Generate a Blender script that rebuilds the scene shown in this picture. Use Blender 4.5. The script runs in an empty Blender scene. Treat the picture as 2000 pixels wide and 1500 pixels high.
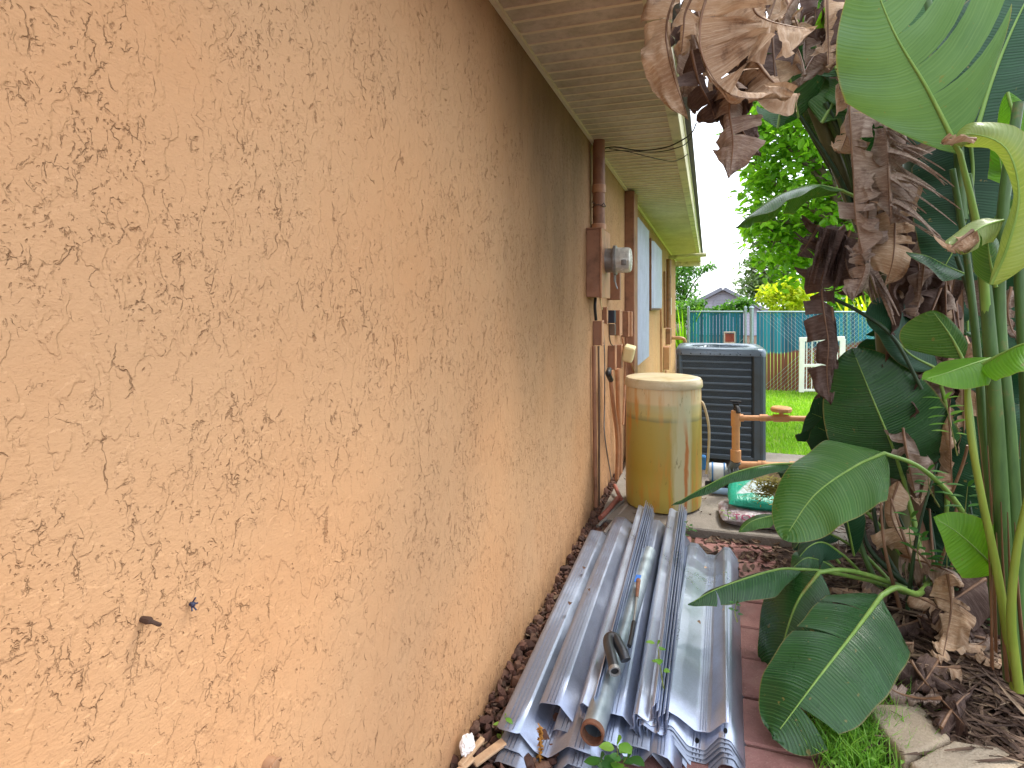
import bpy, math, random
from mathutils import Vector, Matrix, noise
R = math.radians
scene = bpy.context.scene
C = scene.collection
rnd = random.Random(7)

# ---------------------------------------------------------------- camera
CAM_H = 1.35
YAW = math.atan(383/1150)
cam_d = bpy.data.cameras.new('camera'); cam = bpy.data.objects.new('camera', cam_d); C.objects.link(cam)
cam.location = (0, 0, CAM_H); cam.rotation_euler = (R(90), 0, YAW)
cam_d.sensor_width = 36; cam_d.lens = 36*1150/2000; cam_d.shift_y = -150/2000
cam_d.clip_start = .02; cam_d.clip_end = 3000
scene.camera = cam

# ---------------------------------------------------------------- world, sun, exposure
SUN_EL, SUN_AZ = 58, 38          # azimuth measured from +Y towards +X
w = bpy.data.worlds.new('World'); scene.world = w; w.use_nodes = True
nt = w.node_tree; nt.nodes.clear()
sky = nt.nodes.new('ShaderNodeTexSky'); sky.sky_type = 'NISHITA'; sky.sun_disc = False
sky.sun_elevation = R(SUN_EL); sky.sun_rotation = R(SUN_AZ); sky.air_density = 1.0; sky.dust_density = 3.5; sky.ozone_density = 1
bg = nt.nodes.new('ShaderNodeBackground'); bg.inputs[1].default_value = .15
# thin bright cloud sheet that covers most of the sky
tc = nt.nodes.new('ShaderNodeTexCoord'); nz = nt.nodes.new('ShaderNodeTexNoise'); nz.inputs['Scale'].default_value = 2.2
nz.inputs['Detail'].default_value = 5; nt.links.new(tc.outputs['Generated'], nz.inputs['Vector'])
rp = nt.nodes.new('ShaderNodeMapRange'); rp.inputs[1].default_value = .3; rp.inputs[2].default_value = .6
rp.inputs[3].default_value = .55; rp.inputs[4].default_value = 1
nt.links.new(nz.outputs[0], rp.inputs[0])
mx = nt.nodes.new('ShaderNodeMix'); mx.data_type = 'RGBA'
nt.links.new(rp.outputs[0], mx.inputs[0]); nt.links.new(sky.outputs[0], mx.inputs[6]); mx.inputs[7].default_value = (7.1, 7.5, 8.2, 1)
nt.links.new(mx.outputs[2], bg.inputs[0])
ou = nt.nodes.new('ShaderNodeOutputWorld'); nt.links.new(bg.outputs[0], ou.inputs[0])
sd = bpy.data.lights.new('sun', 'SUN'); sd.energy = 1.5; sd.angle = R(12); sd.color = (1, .95, .86)
so = bpy.data.objects.new('sun', sd); C.objects.link(so)
sv = Vector((math.sin(R(SUN_AZ))*math.cos(R(SUN_EL)), math.cos(R(SUN_AZ))*math.cos(R(SUN_EL)), math.sin(R(SUN_EL))))
so.rotation_euler = sv.to_track_quat('Z', 'Y').to_euler(); so.location = (5, 5, 9)
vs = scene.view_settings; vs.view_transform = 'Standard'; vs.look = 'None'; vs.gamma = 1; vs.exposure = 1.42
scene.cycles.max_bounces = 8; scene.cycles.transparent_max_bounces = 8
try:
    scene.cycles.use_denoising = True
except Exception: pass

# ---------------------------------------------------------------- from photo pixel to place
def at(px, py, Y=None, X=None, Z=None):
    u = (px-1000)/1150; v = -(py-600)/1150
    d = Vector((u*math.cos(YAW)-math.sin(YAW), u*math.sin(YAW)+math.cos(YAW), v))
    if Y is not None: t = Y/d.y
    elif X is not None: t = X/d.x
    else: t = (Z-CAM_H)/d.z
    return Vector((0, 0, CAM_H)) + d*t

# ---------------------------------------------------------------- helpers: object tagging
def tag(o, label=None, cat=None, group=None, kind=None):
    if label: o['label'] = label
    if cat: o['category'] = cat
    if group: o['group'] = group
    if kind: o['kind'] = kind
    return o
def empty(name, loc=(0, 0, 0), rz=0, **k):
    o = bpy.data.objects.new(name, None); C.objects.link(o); o.location = loc; o.rotation_euler = (0, 0, rz)
    o.empty_display_size = .1
    return tag(o, **k)
class MB:
    def __init__(s): s.v = []; s.f = []; s.uv = []; s.mi = []; s.m = 0
    def add(s, vs, fs, uvs=None):
        b = len(s.v); s.v += [tuple(p) for p in vs]
        for i, f in enumerate(fs):
            s.f.append(tuple(b+k for k in f)); s.mi.append(s.m)
            s.uv.append([uvs[k] for k in f] if uvs else None)
    def box(s, c, d, rot=None, bev=0):
        M = rot.to_matrix() if hasattr(rot, 'to_matrix') else (rot if rot is not None else Matrix.Identity(3))
        hx, hy, hz = d[0]/2, d[1]/2, d[2]/2; c = Vector(c)
        b = min(bev, .45*min(d))
        if b <= 0:
            vs = [c+M@Vector((x*hx, y*hy, z*hz)) for x in (-1, 1) for y in (-1, 1) for z in (-1, 1)]
            s.add(vs, [(0, 1, 3, 2), (4, 6, 7, 5), (0, 4, 5, 1), (2, 3, 7, 6), (0, 2, 6, 4), (1, 5, 7, 3)]); return
        P = {}
        vs = []
        for x in (-1, 1):
            for y in (-1, 1):
                for z in (-1, 1):
                    for ax in range(3):
                        q = [x*hx, y*hy, z*hz]
                        for k in range(3):
                            if k != ax: q[k] -= (x, y, z)[k]*b
                        P[(x, y, z, ax)] = len(vs); vs.append(c+M@Vector(q))
        F = []
        for ax in range(3):
            a2, a3 = (ax+1) % 3, (ax+2) % 3
            for sg in (-1, 1):
                q = []
                for (p, r) in ((-1, -1), (1, -1), (1, 1), (-1, 1)):
                    k = [0, 0, 0]; k[ax] = sg; k[a2] = p; k[a3] = r; q.append(P[(*k, ax)])
                F.append(tuple(q if sg > 0 else q[::-1]))
        for ax in range(3):       # edge bevels along axis ax
            a2, a3 = (ax+1) % 3, (ax+2) % 3
            for p in (-1, 1):
                for r in (-1, 1):
                    k0 = [0, 0, 0]; k1 = [0, 0, 0]; k0[ax] = -1; k1[ax] = 1
                    for k in (k0, k1): k[a2] = p; k[a3] = r
                    q = (P[(*k0, a2)], P[(*k1, a2)], P[(*k1, a3)], P[(*k0, a3)])
                    F.append(q if p*r > 0 else q[::-1])
        for x in (-1, 1):
            for y in (-1, 1):
                for z in (-1, 1):
                    q = (P[(x, y, z, 0)], P[(x, y, z, 1)], P[(x, y, z, 2)])
                    F.append(q if x*y*z > 0 else q[::-1])
        s.add(vs, F)
    def tube(s, pts, r, n=8, cap=True, squash=1.0):
        pts = [Vector(p) for p in pts]
        rs = r if isinstance(r, (list, tuple)) else [r]*len(pts)
        T = [(pts[min(i+1, len(pts)-1)]-pts[max(i-1, 0)]).normalized() for i in range(len(pts))]
        up = Vector((0, 0, 1)) if abs(T[0].z) < .9 else Vector((1, 0, 0))
        A = T[0].cross(up).normalized(); vs = []; uvs = []; L = 0
        for i, p in enumerate(pts):
            if i: L += (pts[i]-pts[i-1]).length
            A = (A - T[i]*A.dot(T[i])).normalized(); B = T[i].cross(A)
            for k in range(n):
                a = 2*math.pi*k/n
                vs.append(p + (A*math.cos(a) + B*math.sin(a)*squash)*rs[i]); uvs.append((k/n, L))
        fs = [(i*n+k, i*n+(k+1) % n, (i+1)*n+(k+1) % n, (i+1)*n+k) for i in range(len(pts)-1) for k in range(n)]
        if cap: fs += [tuple(range(n))[::-1], tuple(range((len(pts)-1)*n, len(pts)*n))]
        s.add(vs, fs, uvs)
    def lathe(s, prof, c, n=32, axis=None):
        """prof = [(r, h)], around +Z of 3x3 axis matrix"""
        M = axis if axis is not None else Matrix.Identity(3); c = Vector(c); vs = []
        for r, h in prof:
            for k in range(n):
                a = 2*math.pi*k/n; vs.append(c+M@Vector((r*math.cos(a), r*math.sin(a), h)))
        m = len(prof)
        fs = [(i*n+k, i*n+(k+1) % n, (i+1)*n+(k+1) % n, (i+1)*n+k) for i in range(m-1) for k in range(n)]
        fs += [tuple(range(n))[::-1], tuple(range((m-1)*n, m*n))]
        s.add(vs, fs)
    def build(s, name, mat, parent=None, smooth=False, mods=None, **k):
        me = bpy.data.meshes.new(name); me.from_pydata(s.v, [], s.f)
        for m in (mat if isinstance(mat, (list, tuple)) else [mat]): me.materials.append(m)
        if any(s.mi): me.polygons.foreach_set('material_index', s.mi)
        if any(u is not None for u in s.uv):
            ul = me.uv_layers.new(name='UVMap'); fl = []
            for f, u in zip(s.f, s.uv): fl += [c for q in (u or [(0, 0)]*len(f)) for c in q]
            ul.data.foreach_set('uv', fl)
        if smooth: me.polygons.foreach_set('use_smooth', [True]*len(me.polygons))
        me.validate(); me.update()
        o = bpy.data.objects.new(name, me); C.objects.link(o)
        if parent is not None: o.parent = parent
        if smooth and smooth != 'all':
            try: me.set_sharp_from_angle(angle=R(smooth if smooth is not True else 40))
            except Exception: pass
        return tag(o, **k)
def rebase(root):
    """put a thing's Empty origin at its place while the parts stay where they were built"""
    for ch in root.children: ch.matrix_parent_inverse = Matrix.Translation(-Vector(root.location)) if root.rotation_euler.z == 0 else root.matrix_basis.inverted()
def cr(P, n):
    """Catmull-Rom through P, n+1 samples"""
    P = [Vector(p) for p in P]; Q = [2*P[0]-P[1]] + P + [2*P[-1]-P[-2]]; out = []; m = len(P)-1
    for i in range(n+1):
        t = i/n*m; k = min(int(t), m-1); t -= k; a, b, c, d = Q[k:k+4]
        out.append(.5*((2*b)+(-a+c)*t+(2*a-5*b+4*c-d)*t*t+(-a+3*b-3*c+d)*t**3))
    return out

# ---------------------------------------------------------------- helpers: materials
class NT:
    def __init__(s, name):
        s.m = bpy.data.materials.new(name); s.m.use_nodes = True; s.t = s.m.node_tree; s.t.nodes.clear()
        s.out = s.t.nodes.new('ShaderNodeOutputMaterial')
    def n(s, typ, props=None, **ins):
        nd = s.t.nodes.new('ShaderNode'+typ)
        for k, v in (props or {}).items(): setattr(nd, k, v)
        for k, v in ins.items():
            key = int(k[1:]) if k[0] == 'i' and k[1:].isdigit() else k.replace('_', ' ')
            s.set(nd.inputs[key], v)
        return nd
    def set(s, sock, v):
        if hasattr(v, 'outputs'): v = v.outputs[0]
        if hasattr(v, 'is_output'): s.t.links.new(v, sock)
        else:
            if isinstance(v, (tuple, list)) and len(v) == 3 and sock.type == 'RGBA': v = (*v, 1)
            sock.default_value = v
    def math(s, op, a, b=0, c=None, clamp=False):
        nd = s.n('Math', dict(operation=op, use_clamp=clamp), i0=a, i1=b)
        if c is not None: s.set(nd.inputs[2], c)
        return nd.outputs[0]
    def mr(s, v, a, b, c=0., d=1., smooth=False):
        return s.n('MapRange', dict(interpolation_type='SMOOTHSTEP' if smooth else 'LINEAR'), i0=v, i1=a, i2=b, i3=c, i4=d).outputs[0]
    def mix(s, f, a, b, mode='MIX'):
        nd = s.n('Mix', dict(data_type='RGBA', blend_type=mode), i0=f, i6=a, i7=b); return nd.outputs[2]
    def noise(s, vec, scale, detail=2, rough=.5, dist=0., out=0):
        nd = s.n('TexNoise', None, Scale=float(scale), Detail=float(detail), Roughness=rough, Distortion=dist)
        if vec is not None: s.set(nd.inputs['Vector'], vec)
        return nd.outputs[out]
    def vor(s, vec, scale, feature='F1', out=0, rand=1.):
        nd = s.n('TexVoronoi', dict(feature=feature), Scale=float(scale), Randomness=rand)
        if vec is not None: s.set(nd.inputs['Vector'], vec)
        return nd.outputs[out]
    def ramp(s, f, stops, interp='LINEAR'):
        nd = s.n('ValToRGB', None, Fac=f); cr_ = nd.color_ramp; cr_.interpolation = interp
        while len(cr_.elements) < len(stops): cr_.elements.new(.5)
        for e, (p, c) in zip(cr_.elements, stops): e.position = p; e.color = (*c, 1) if len(c) == 3 else c
        return nd.outputs[0]
    def obj(s): return s.n('TexCoord').outputs['Object']
    def geo(s): return s.n('NewGeometry').outputs['Position']
    def vmap(s, vec, scale=(1, 1, 1), loc=(0, 0, 0), rot=(0, 0, 0)):
        return s.n('Mapping', None, Vector=vec, Scale=scale, Location=loc, Rotation=rot).outputs[0]
    def bump(s, h, strength=.5, dist=.01, normal=None):
        nd = s.n('Bump', None, Strength=strength, Distance=dist, Height=h)
        if normal is not None: s.set(nd.inputs['Normal'], normal)
        return nd.outputs[0]
    def pbr(s, col, rough=.6, metal=0., normal=None, spec=.5, **k):
        nd = s.n('BsdfPrincipled', None, Base_Color=col, Roughness=rough, Metallic=metal)
        s.set(nd.inputs['Specular IOR Level'], spec)
        if normal is not None: s.set(nd.inputs['Normal'], normal)
        for kk, v in k.items(): s.set(nd.inputs[kk.replace('_', ' ')], v)
        return nd.outputs[0]
    def done(s, shader): s.t.links.new(shader, s.out.inputs[0]); return s.m

def lin(r, g, b): return tuple(((c/255+.055)/1.055)**2.4 if c > 10 else c/255/12.92 for c in (r, g, b))
def simple(name, col, rough=.5, metal=0., var=.12, nscale=20, bumpd=.0008, dirt=None, dscale=4, spec=.5, geo=False, **k):
    """plain material with noise variation, fine bump and optional dirt of its own colour"""
    t = NT(name); o = t.geo() if geo else t.obj()
    n1 = t.noise(o, nscale, 4, .6); f = t.mr(n1, .3, .7, 1-var, 1+var)
    c = t.mix(1., col, t.n('CombineColor', None, i0=f, i1=f, i2=f).outputs[0], 'MULTIPLY')
    if dirt:
        d = t.mr(t.noise(o, dscale, 6, .65), .5, .68, 0, .8); c = t.mix(d, c, dirt)
    r = t.mr(n1, .2, .8, max(rough-.08, .05), min(rough+.1, 1))
    nm = t.bump(n1, .5, bumpd*4)
    return t.done(t.pbr(c, r, metal, nm, spec, **k))
# ---------------------------------------------------------------- materials of the house
def stucco(name, base, grime_and_shade=True):
    t = NT(name); o = t.geo()
    p = t.vmap(o, (1, 1, 1))
    def warp(v, sc, amt, seed, det=2):
        nn = t.noise(t.vmap(v, loc=seed), sc, det, .6, out=1)
        off = t.n('VectorMath', dict(operation='SUBTRACT'), i0=nn, i1=(.5, .5, .5)).outputs[0]
        s_ = t.n('VectorMath', dict(operation='SCALE'), i0=off); t.set(s_.inputs['Scale'], amt)
        return t.n('VectorMath', dict(operation='ADD'), i0=v, i1=s_.outputs[0]).outputs[0]
    pw = warp(p, 22, .045, (3, 1, 7), 5)
    dens = t.mr(t.noise(t.vmap(p, loc=(9, 0, 0)), 5.0, 3, .6), .42, .60)
    marks = None; sp_ = t.n('SeparateXYZ', None, Vector=o); rough_ = t.mr(sp_.outputs[1], .7, 3.2, .82, 2.3)
    # broken edges of trowelled plaster: thin, tapering, mostly falling to the right
    for (sc, wid, thr, scl, gs, seed) in ((16, .0027, .56, (1, 1.2, .6), 22, (1, 2, 3)), (27, .0020, .55, (1, 1.2, .65), 36, (5, 2, 8)), (48, .0014, .515, (1, 1.15, .75), 60, (8, 3, 5))):
        v = t.vmap(pw, scl, seed, (R(-14), 0, 0))
        n1 = t.vor(v, sc, 'DISTANCE_TO_EDGE')
        gate = t.mr(t.noise(t.vmap(p, (1, 1.3, .7), tuple(q+11 for q in seed), (R(-25), 0, 0)), gs, 2.5, .6), thr, thr+.17, 0, 1)
        if sc > 47: gate = t.math('MULTIPLY', gate, t.math('ADD', t.math('MULTIPLY', dens, .75), .25))
        elif sc > 20: gate = t.math('MULTIPLY', gate, t.math('ADD', t.math('MULTIPLY', dens, .7), .3))
        hw = t.math('MULTIPLY', t.math('MULTIPLY', gate, wid*sc), rough_)
        m_ = t.math('DIVIDE', t.math('SUBTRACT', hw, n1), wid*sc*.7, clamp=True)
        marks = m_ if marks is None else t.math('MAXIMUM', marks, m_)
    pv = t.vmap(pw, (1, 1.1, .7))
    pit = t.math('MULTIPLY', t.mr(t.vor(pv, 60), .06, .19, 1, 0, True), t.mr(t.noise(t.vmap(p, loc=(2, 2, 2)), 22, 2), .58, .66))
    pit2 = t.math('MULTIPLY', t.mr(t.vor(pv, 150), .12, .34, 1, 0, True), t.math('MULTIPLY', dens, t.mr(t.noise(p, 50, 1), .48, .6)))
    marks = t.math('MAXIMUM', marks, t.math('MAXIMUM', t.math('MULTIPLY', pit, .9), t.math('MULTIPLY', pit2, .7)))
    far = t.n('SeparateXYZ', None, Vector=o)
    fine = t.noise(t.vmap(p, (1, .7, 1.5)), 190, 3, .65)
    med = t.noise(p, 48, 4, .6)
    soft = t.noise(p, 7, 2)
    h = t.math('ADD', t.math('MULTIPLY', marks, -.75), t.math('MULTIPLY', med, t.math('ADD', t.math('MULTIPLY', dens, .35), .25)))
    h = t.math('ADD', h, t.math('MULTIPLY', fine, .22)); h = t.math('ADD', h, t.math('MULTIPLY', soft, .8))
    isl_ = t.mr(t.noise(t.vmap(pw, (1, 1.2, .65), (6, 6, 6), (R(-20), 0, 0)), 17, 2, .5), .49, .53, 0, 1, True)
    h = t.math('ADD', h, t.math('MULTIPLY', isl_, .28)); nm = t.bump(h, 1.0, .0043)
    tone = t.noise(t.vmap(p, loc=(4, 4, 4)), 1.6, 4, .55)
    col = t.mix(t.mr(tone, .35, .7), base, tuple(c*k for c, k in zip(base, (1.03, .93, .84))))
    col = t.mix(t.mr(t.noise(p, 90, 2), .3, .7, 0, .18), col, tuple(c*.84 for c in base))
    col = t.mix(t.math('MULTIPLY', marks, .44), col, tuple(c*k for c, k in zip(base, (.42, .27, .16))))  # crevice shade and dirt painted brown into the marks
    if grime_and_shade:
        # mildew stain plus painted shade, behind the plants and under the eave
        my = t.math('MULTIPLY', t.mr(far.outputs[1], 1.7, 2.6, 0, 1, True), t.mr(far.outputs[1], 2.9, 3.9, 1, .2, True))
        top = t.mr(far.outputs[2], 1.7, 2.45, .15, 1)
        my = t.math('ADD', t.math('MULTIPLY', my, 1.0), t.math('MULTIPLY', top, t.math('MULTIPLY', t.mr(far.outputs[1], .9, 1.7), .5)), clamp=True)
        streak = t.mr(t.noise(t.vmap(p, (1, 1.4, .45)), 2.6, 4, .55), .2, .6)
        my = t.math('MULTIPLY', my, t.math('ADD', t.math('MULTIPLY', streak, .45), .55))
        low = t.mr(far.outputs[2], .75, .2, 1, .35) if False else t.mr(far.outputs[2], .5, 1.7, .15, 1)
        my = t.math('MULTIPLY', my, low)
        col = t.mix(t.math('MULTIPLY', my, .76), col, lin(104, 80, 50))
        sp = t.math('MULTIPLY', t.mr(far.outputs[2], .14, .0, 0, .6), t.mr(t.noise(p, 9, 5, .7), .4, .6))
        col = t.mix(sp, col, lin(96, 62, 50))
    return t.done(t.pbr(col, .72, 0, nm, .3))
WALL = lin(199, 157, 116)
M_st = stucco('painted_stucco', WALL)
M_paint = simple('wall_paint_on_metal', lin(188, 138, 102), .45, var=.1, nscale=14, bumpd=.0006, dirt=lin(120, 84, 62), dscale=5)
M_paint2 = simple('dark_wall_paint', lin(150, 106, 80), .5, var=.1, nscale=10, bumpd=.0006, dirt=lin(100, 70, 52), dscale=6)
ZS = 2.41
def soffit_mat():
    t = NT('vented_soffit_vinyl'); o = t.geo(); s = t.n('SeparateXYZ', None, Vector=o)
    # tiny vent perforations in alternating panels, mildew patches
    d = t.vor(t.vmap(o, (1, 1, .001)), 150, rand=0.); hole = t.mr(d, .18, .30, 1, 0)
    base = lin(214, 200, 184)
    mil = t.mr(t.noise(t.vmap(o, (1.3, .9, 1)), 2.6, 6, .65), .38, .66)
    c = t.mix(t.math('MULTIPLY', mil, .55), base, lin(150, 132, 96))
    c = t.mix(t.mr(t.noise(o, 30, 4, .7), .45, .75, 0, .35), c, lin(110, 96, 66))
    c = t.mix(t.math('MULTIPLY', hole, .28), c, lin(80, 66, 50)); c = t.mix(t.mr(s.outputs[2], ZS-.001, ZS-.003, 0, .85), c, lin(236, 222, 192))
    nm = t.bump(t.math('ADD', t.math('MULTIPLY', hole, -.6), t.math('MULTIPLY', t.noise(o, 60, 2), .2)), .6, .002)
    return t.done(t.pbr(c, .55, 0, nm, .35))
M_sof = soffit_mat()
M_fas = simple('painted_fascia', lin(214, 206, 172), .5, var=.1, nscale=6, dirt=lin(120, 116, 84), dscale=5)
M_shin = simple('asphalt_shingle', lin(92, 86, 80), .9, var=.3, nscale=60, bumpd=.003)

XW = -.709; ZS = 2.41; Y_END = 14.0; Y_START = -1.6
def gz(y, x=0):
    t = min(max((y-5.6)/7.5, 0), 1); t = t*t*(3-2*t)
    return -.50*t
# house: one thing, walls + soffit + fascia + roof + chase as parts
house = empty('house', (XW-2, 6, 0), label='long single storey house with peach stucco side wall and deep vented eave', cat='house')
m = MB()
ny, nzz = 120, 1
vs = []; X0 = XW
m.box((XW-.1, (Y_START+Y_END)/2, (2.52-.8)/2), (.2, Y_END-Y_START, 2.52+.8))
m.box((XW-4.2, Y_END-.1, (2.5-.8)/2), (8, .2, 2.5+.8)); m.box((XW-4.2, Y_START+.1, (2.5-.8)/2), (8, .2, 2.5+.8))
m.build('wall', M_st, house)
# soffit: pressed panels running across, each with real V grooves
m = MB(); XF = -.168
prof = []
y = Y_START; pw_ = .1016
xs = [XW+.001, XF-.014]
ys = []
while y < Y_END+.25:
    ys += [(y, .0), (y+pw_-.019, .0), (y+pw_-.017, -.004), (y+pw_-.003, -.004)]
    y += pw_-.002
vs = []
for (yy, dz) in ys:
    for xx in xs: vs.append((xx, yy, ZS+dz))
fs = [(2*i, 2*i+1, 2*i+3, 2*i+2) for i in range(len(ys)-1)]
m.add(vs, fs)
m.build('soffit', M_sof, house)
m = MB()
m.box((XW+.012, (Y_START+Y_END)/2, ZS-.008), (.020, Y_END-Y_START, .018)); m.build('soffit_trim', M_sof, house)
m = MB(); L = Y_END-Y_START+.3; yc = (Y_START+Y_END+.3)/2
m.box((XF, yc, ZS+.085), (.026, L, .19), bev=.003); m.box((XF-.028, yc, ZS-.004), (.036, L, .012))
m.box((XF+.016, yc, ZS+.165), (.012, L, .035), bev=.002)
m.box((XF-.27, Y_END+.27, ZS-.03), (.56, .03, .16), bev=.003)
m.build('fascia', M_fas, house, smooth=30)
m = MB()
a = R(20)
for k in range(14):
    x1 = XF+.05-k*.16*math.cos(a)*2
    zz = ZS+.19+k*.16*math.sin(a)*2
    m.box((x1-.16, yc, zz+.055), (.36, L+.1, .012), Matrix.Rotation(a, 3, 'Y'))
m.build('roof', M_shin, house)
# rectangular chase
m = MB(); ych = 5.66-.35
p0 = at(1220, 600, X=XW)
yc0 = p0.y
p1 = at(1239, 600, Y=yc0); p2 = at(1244, 600, X=p1.x)
m.box(((XW+p1.x)/2, (yc0+p2.y+.06)/2, ZS/2-.01), (p1.x-XW, p2.y+.06-yc0, ZS-.02), bev=.004)
m.build('chase', M_paint2, house)
rebase(house)

# ---------------------------------------------------------------- ground
def ground_mat():
    t = NT('bare_soil'); o = t.geo(); n1 = t.noise(o, 6, 8, .7); n2 = t.noise(o, 60, 5, .7)
    c = t.ramp(n1, [(.3, lin(52, 38, 30)), (.5, lin(84, 64, 48)), (.7, lin(116, 92, 68))])
    c = t.mix(t.mr(n2, .3, .7, 0, .6), c, lin(64, 46, 36))
    return t.done(t.pbr(c, .9, 0, t.bump(t.math('ADD', n1, t.math('MULTIPLY', n2, .5)), .8, .03), .2))
M_soil = ground_mat()
def lawn_mat():
    t = NT('turf'); o = t.geo(); n1 = t.noise(o, 3, 5, .6); n2 = t.noise(o, 90, 3, .7)
    c = t.mix(t.mr(n1, .35, .65), lin(120, 158, 42), lin(150, 182, 66)); c = t.mix(t.mr(n2, .4, .7, 0, .6), c, lin(78, 112, 30))
    return t.done(t.pbr(c, .85, 0, t.bump(n2, .8, .02), .2))
M_lawn = lawn_mat()
m = MB()
gx = [-400, -100, -30, -10, -5, -2, -1.2, -.9, -.7, -.4, 0, .5, .9, 1.4, 2, 3, 5, 8, 12, 30, 100, 400]
gy = [-400, -50, -10, -3, 0, 1, 2, 3, 4, 5] + [5.6+.5*i for i in range(17)] + [15, 18, 25, 40, 80, 200, 900]
vs = [(x, y, gz(y)-.012) for y in gy for x in gx]; n = len(gx)
fs = [(j*n+i, j*n+i+1, (j+1)*n+i+1, (j+1)*n+i) for j in range(len(gy)-1) for i in range(n-1)]
m.add(vs, fs); m.build('ground', M_soil, smooth='all', kind='structure')
# lawn sheet
m = MB(); gx = [-.6+.5*i for i in range(31)]; gy = [4.55+.5*i for i in range(45)]
vs = [(x-(.0 if y > 6 else -.95)*(1 if x < .5 else 0), y, gz(y)+.002+.012*noise.noise(Vector((x*2, y*2, 0)))) for y in gy for x in gx]; n = len(gx)
fs = [(j*n+i, j*n+i+1, (j+1)*n+i+1, (j+1)*n+i) for j in range(len(gy)-1) for i in range(n-1)]
m.add(vs, fs); m.build('lawn', M_lawn, smooth='all', kind='structure')
# ---------------------------------------------------------------- things on the wall
def Wp(px, py, off=0): return at(px, py, X=XW+off)
def wallbox(name, x0, x1, xfar, yt, yb, mat, parent=None, bev=.004, seam=True, gap=.0, **k):
    """a box on the wall: near face from pixel column x0 (at the wall) to x1 (its outer edge), far side at xfar"""
    p = Wp(x0, yt); Y0 = p.y; off = at(x1, yt, Y=Y0).x-XW; Y1 = max(at(xfar, yt, X=XW+off).y, Y0+.04)
    zt = p.z; zb = at(x0, yb, Y=Y0).z
    m = MB(); m.box((XW+gap+(off-gap)*.5, (Y0+Y1)/2, (zt+zb)/2), (off-gap, Y1-Y0, zt-zb), bev=bev)
    o = m.build(name, mat, parent, smooth=30, **k)
    return o, (Y0, Y1, XW+off, zb, zt)
M_gal = simple('dull_grey_metal', lin(150, 150, 148), .45, .6, var=.12, dirt=lin(110, 100, 90))
M_glass = simple('weathered_meter_glass', lin(196, 194, 184), .25, .15, var=.06, nscale=30)
M_blk = simple('black_rubber', lin(26, 26, 28), .5, var=.2)
M_navy = simple('dark_blue_plastic', lin(30, 38, 56), .4, var=.15)
M_cream = simple('cream_plastic', lin(226, 210, 160), .45, var=.06)
M_scr = simple('screw_metal', lin(120, 104, 92), .4, .7)
# meter
mt = empty('electric_meter', Wp(1160, 580), label='peach painted electric meter box with a round grey meter on its side', cat='electric meter')
mb, (my0, my1, mxo, mzb, mzt) = wallbox('box', 1145, 1172, 1188, 448, 580, M_paint2, mt, .003)
m = MB(); m.box((mxo+.006, (my0+my1)/2, (mzb+mzt)/2), (.012, my1-my0+.012, mzt-mzb+.012), bev=.003); m.build('cover', M_paint, mt, smooth=30)
m = MB(); m.box(((XW+mxo)/2, (my0+my1)/2, mzt+.004), (mxo-XW+.02, my1-my0+.02, .008), bev=.002); m.build('lid', M_paint2, mt)
m = MB(); AXY = Matrix.Rotation(R(90), 3, 'X')
for r_ in (.030, .021, .012): m.lathe([(r_, 0), (r_, .003), (r_-.003, .004), (r_-.004, .0)], ((XW+mxo)/2-.004, my0+.001, mzb+.06), 24, Matrix.Rotation(R(90), 3, 'X'))
m.build('knockout', M_paint2, mt, smooth=30)
AX = Matrix.Rotation(R(90), 3, 'Y'); mc = at(1200, 512, X=mxo+.06); mcy = (my0+my1)/2+.0
mcz = at(1187, 512, X=mxo).z
mr_ = .082
m = MB(); m.lathe([(mr_*.93, 0), (mr_*.93, .045)], (mxo+.012, mcy, mcz), 32, AX); m.build('socket', M_gal, mt, smooth=40)
m = MB(); m.lathe([(mr_*1.0, .045), (mr_*1.13, .047), (mr_*1.16, .054), (mr_*1.13, .066), (mr_, .068)], (mxo+.012, mcy, mcz), 36, AX); m.build('collar', M_gal, mt, smooth=40)
m = MB(); m.lathe([(mr_*.98, .068), (mr_*.97, .135), (mr_*.92, .150), (mr_*.8, .156), (0.001, .158)], (mxo+.012, mcy, mcz), 36, AX); m.build('glass_cover', M_glass, mt, smooth=40)
m = MB(); m.box((mxo+.012+.12, mcy-mr_*.96, mcz-.02), (.030, .012, .035), bev=.003); m.box((mxo+.012+.12, mcy-mr_*.96-.008, mcz-.02), (.018, .008, .02), bev=.002); m.build('sensor_port', M_gal, mt)
m = MB(); m.box((mxo+.012+.057, mcy-.02, mcz-mr_*1.16-.02), (.014, .018, .045), bev=.003)
m.tube([(mxo+.07, mcy-.02, mcz-mr_*1.16-.03), (mxo+.075, mcy-.02, mcz-mr_*1.16-.06), (mxo+.085, mcy-.02, mcz-mr_*1.16-.085)], .005); m.build('latch', M_gal, mt, smooth=40)
rebase(mt)
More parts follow.
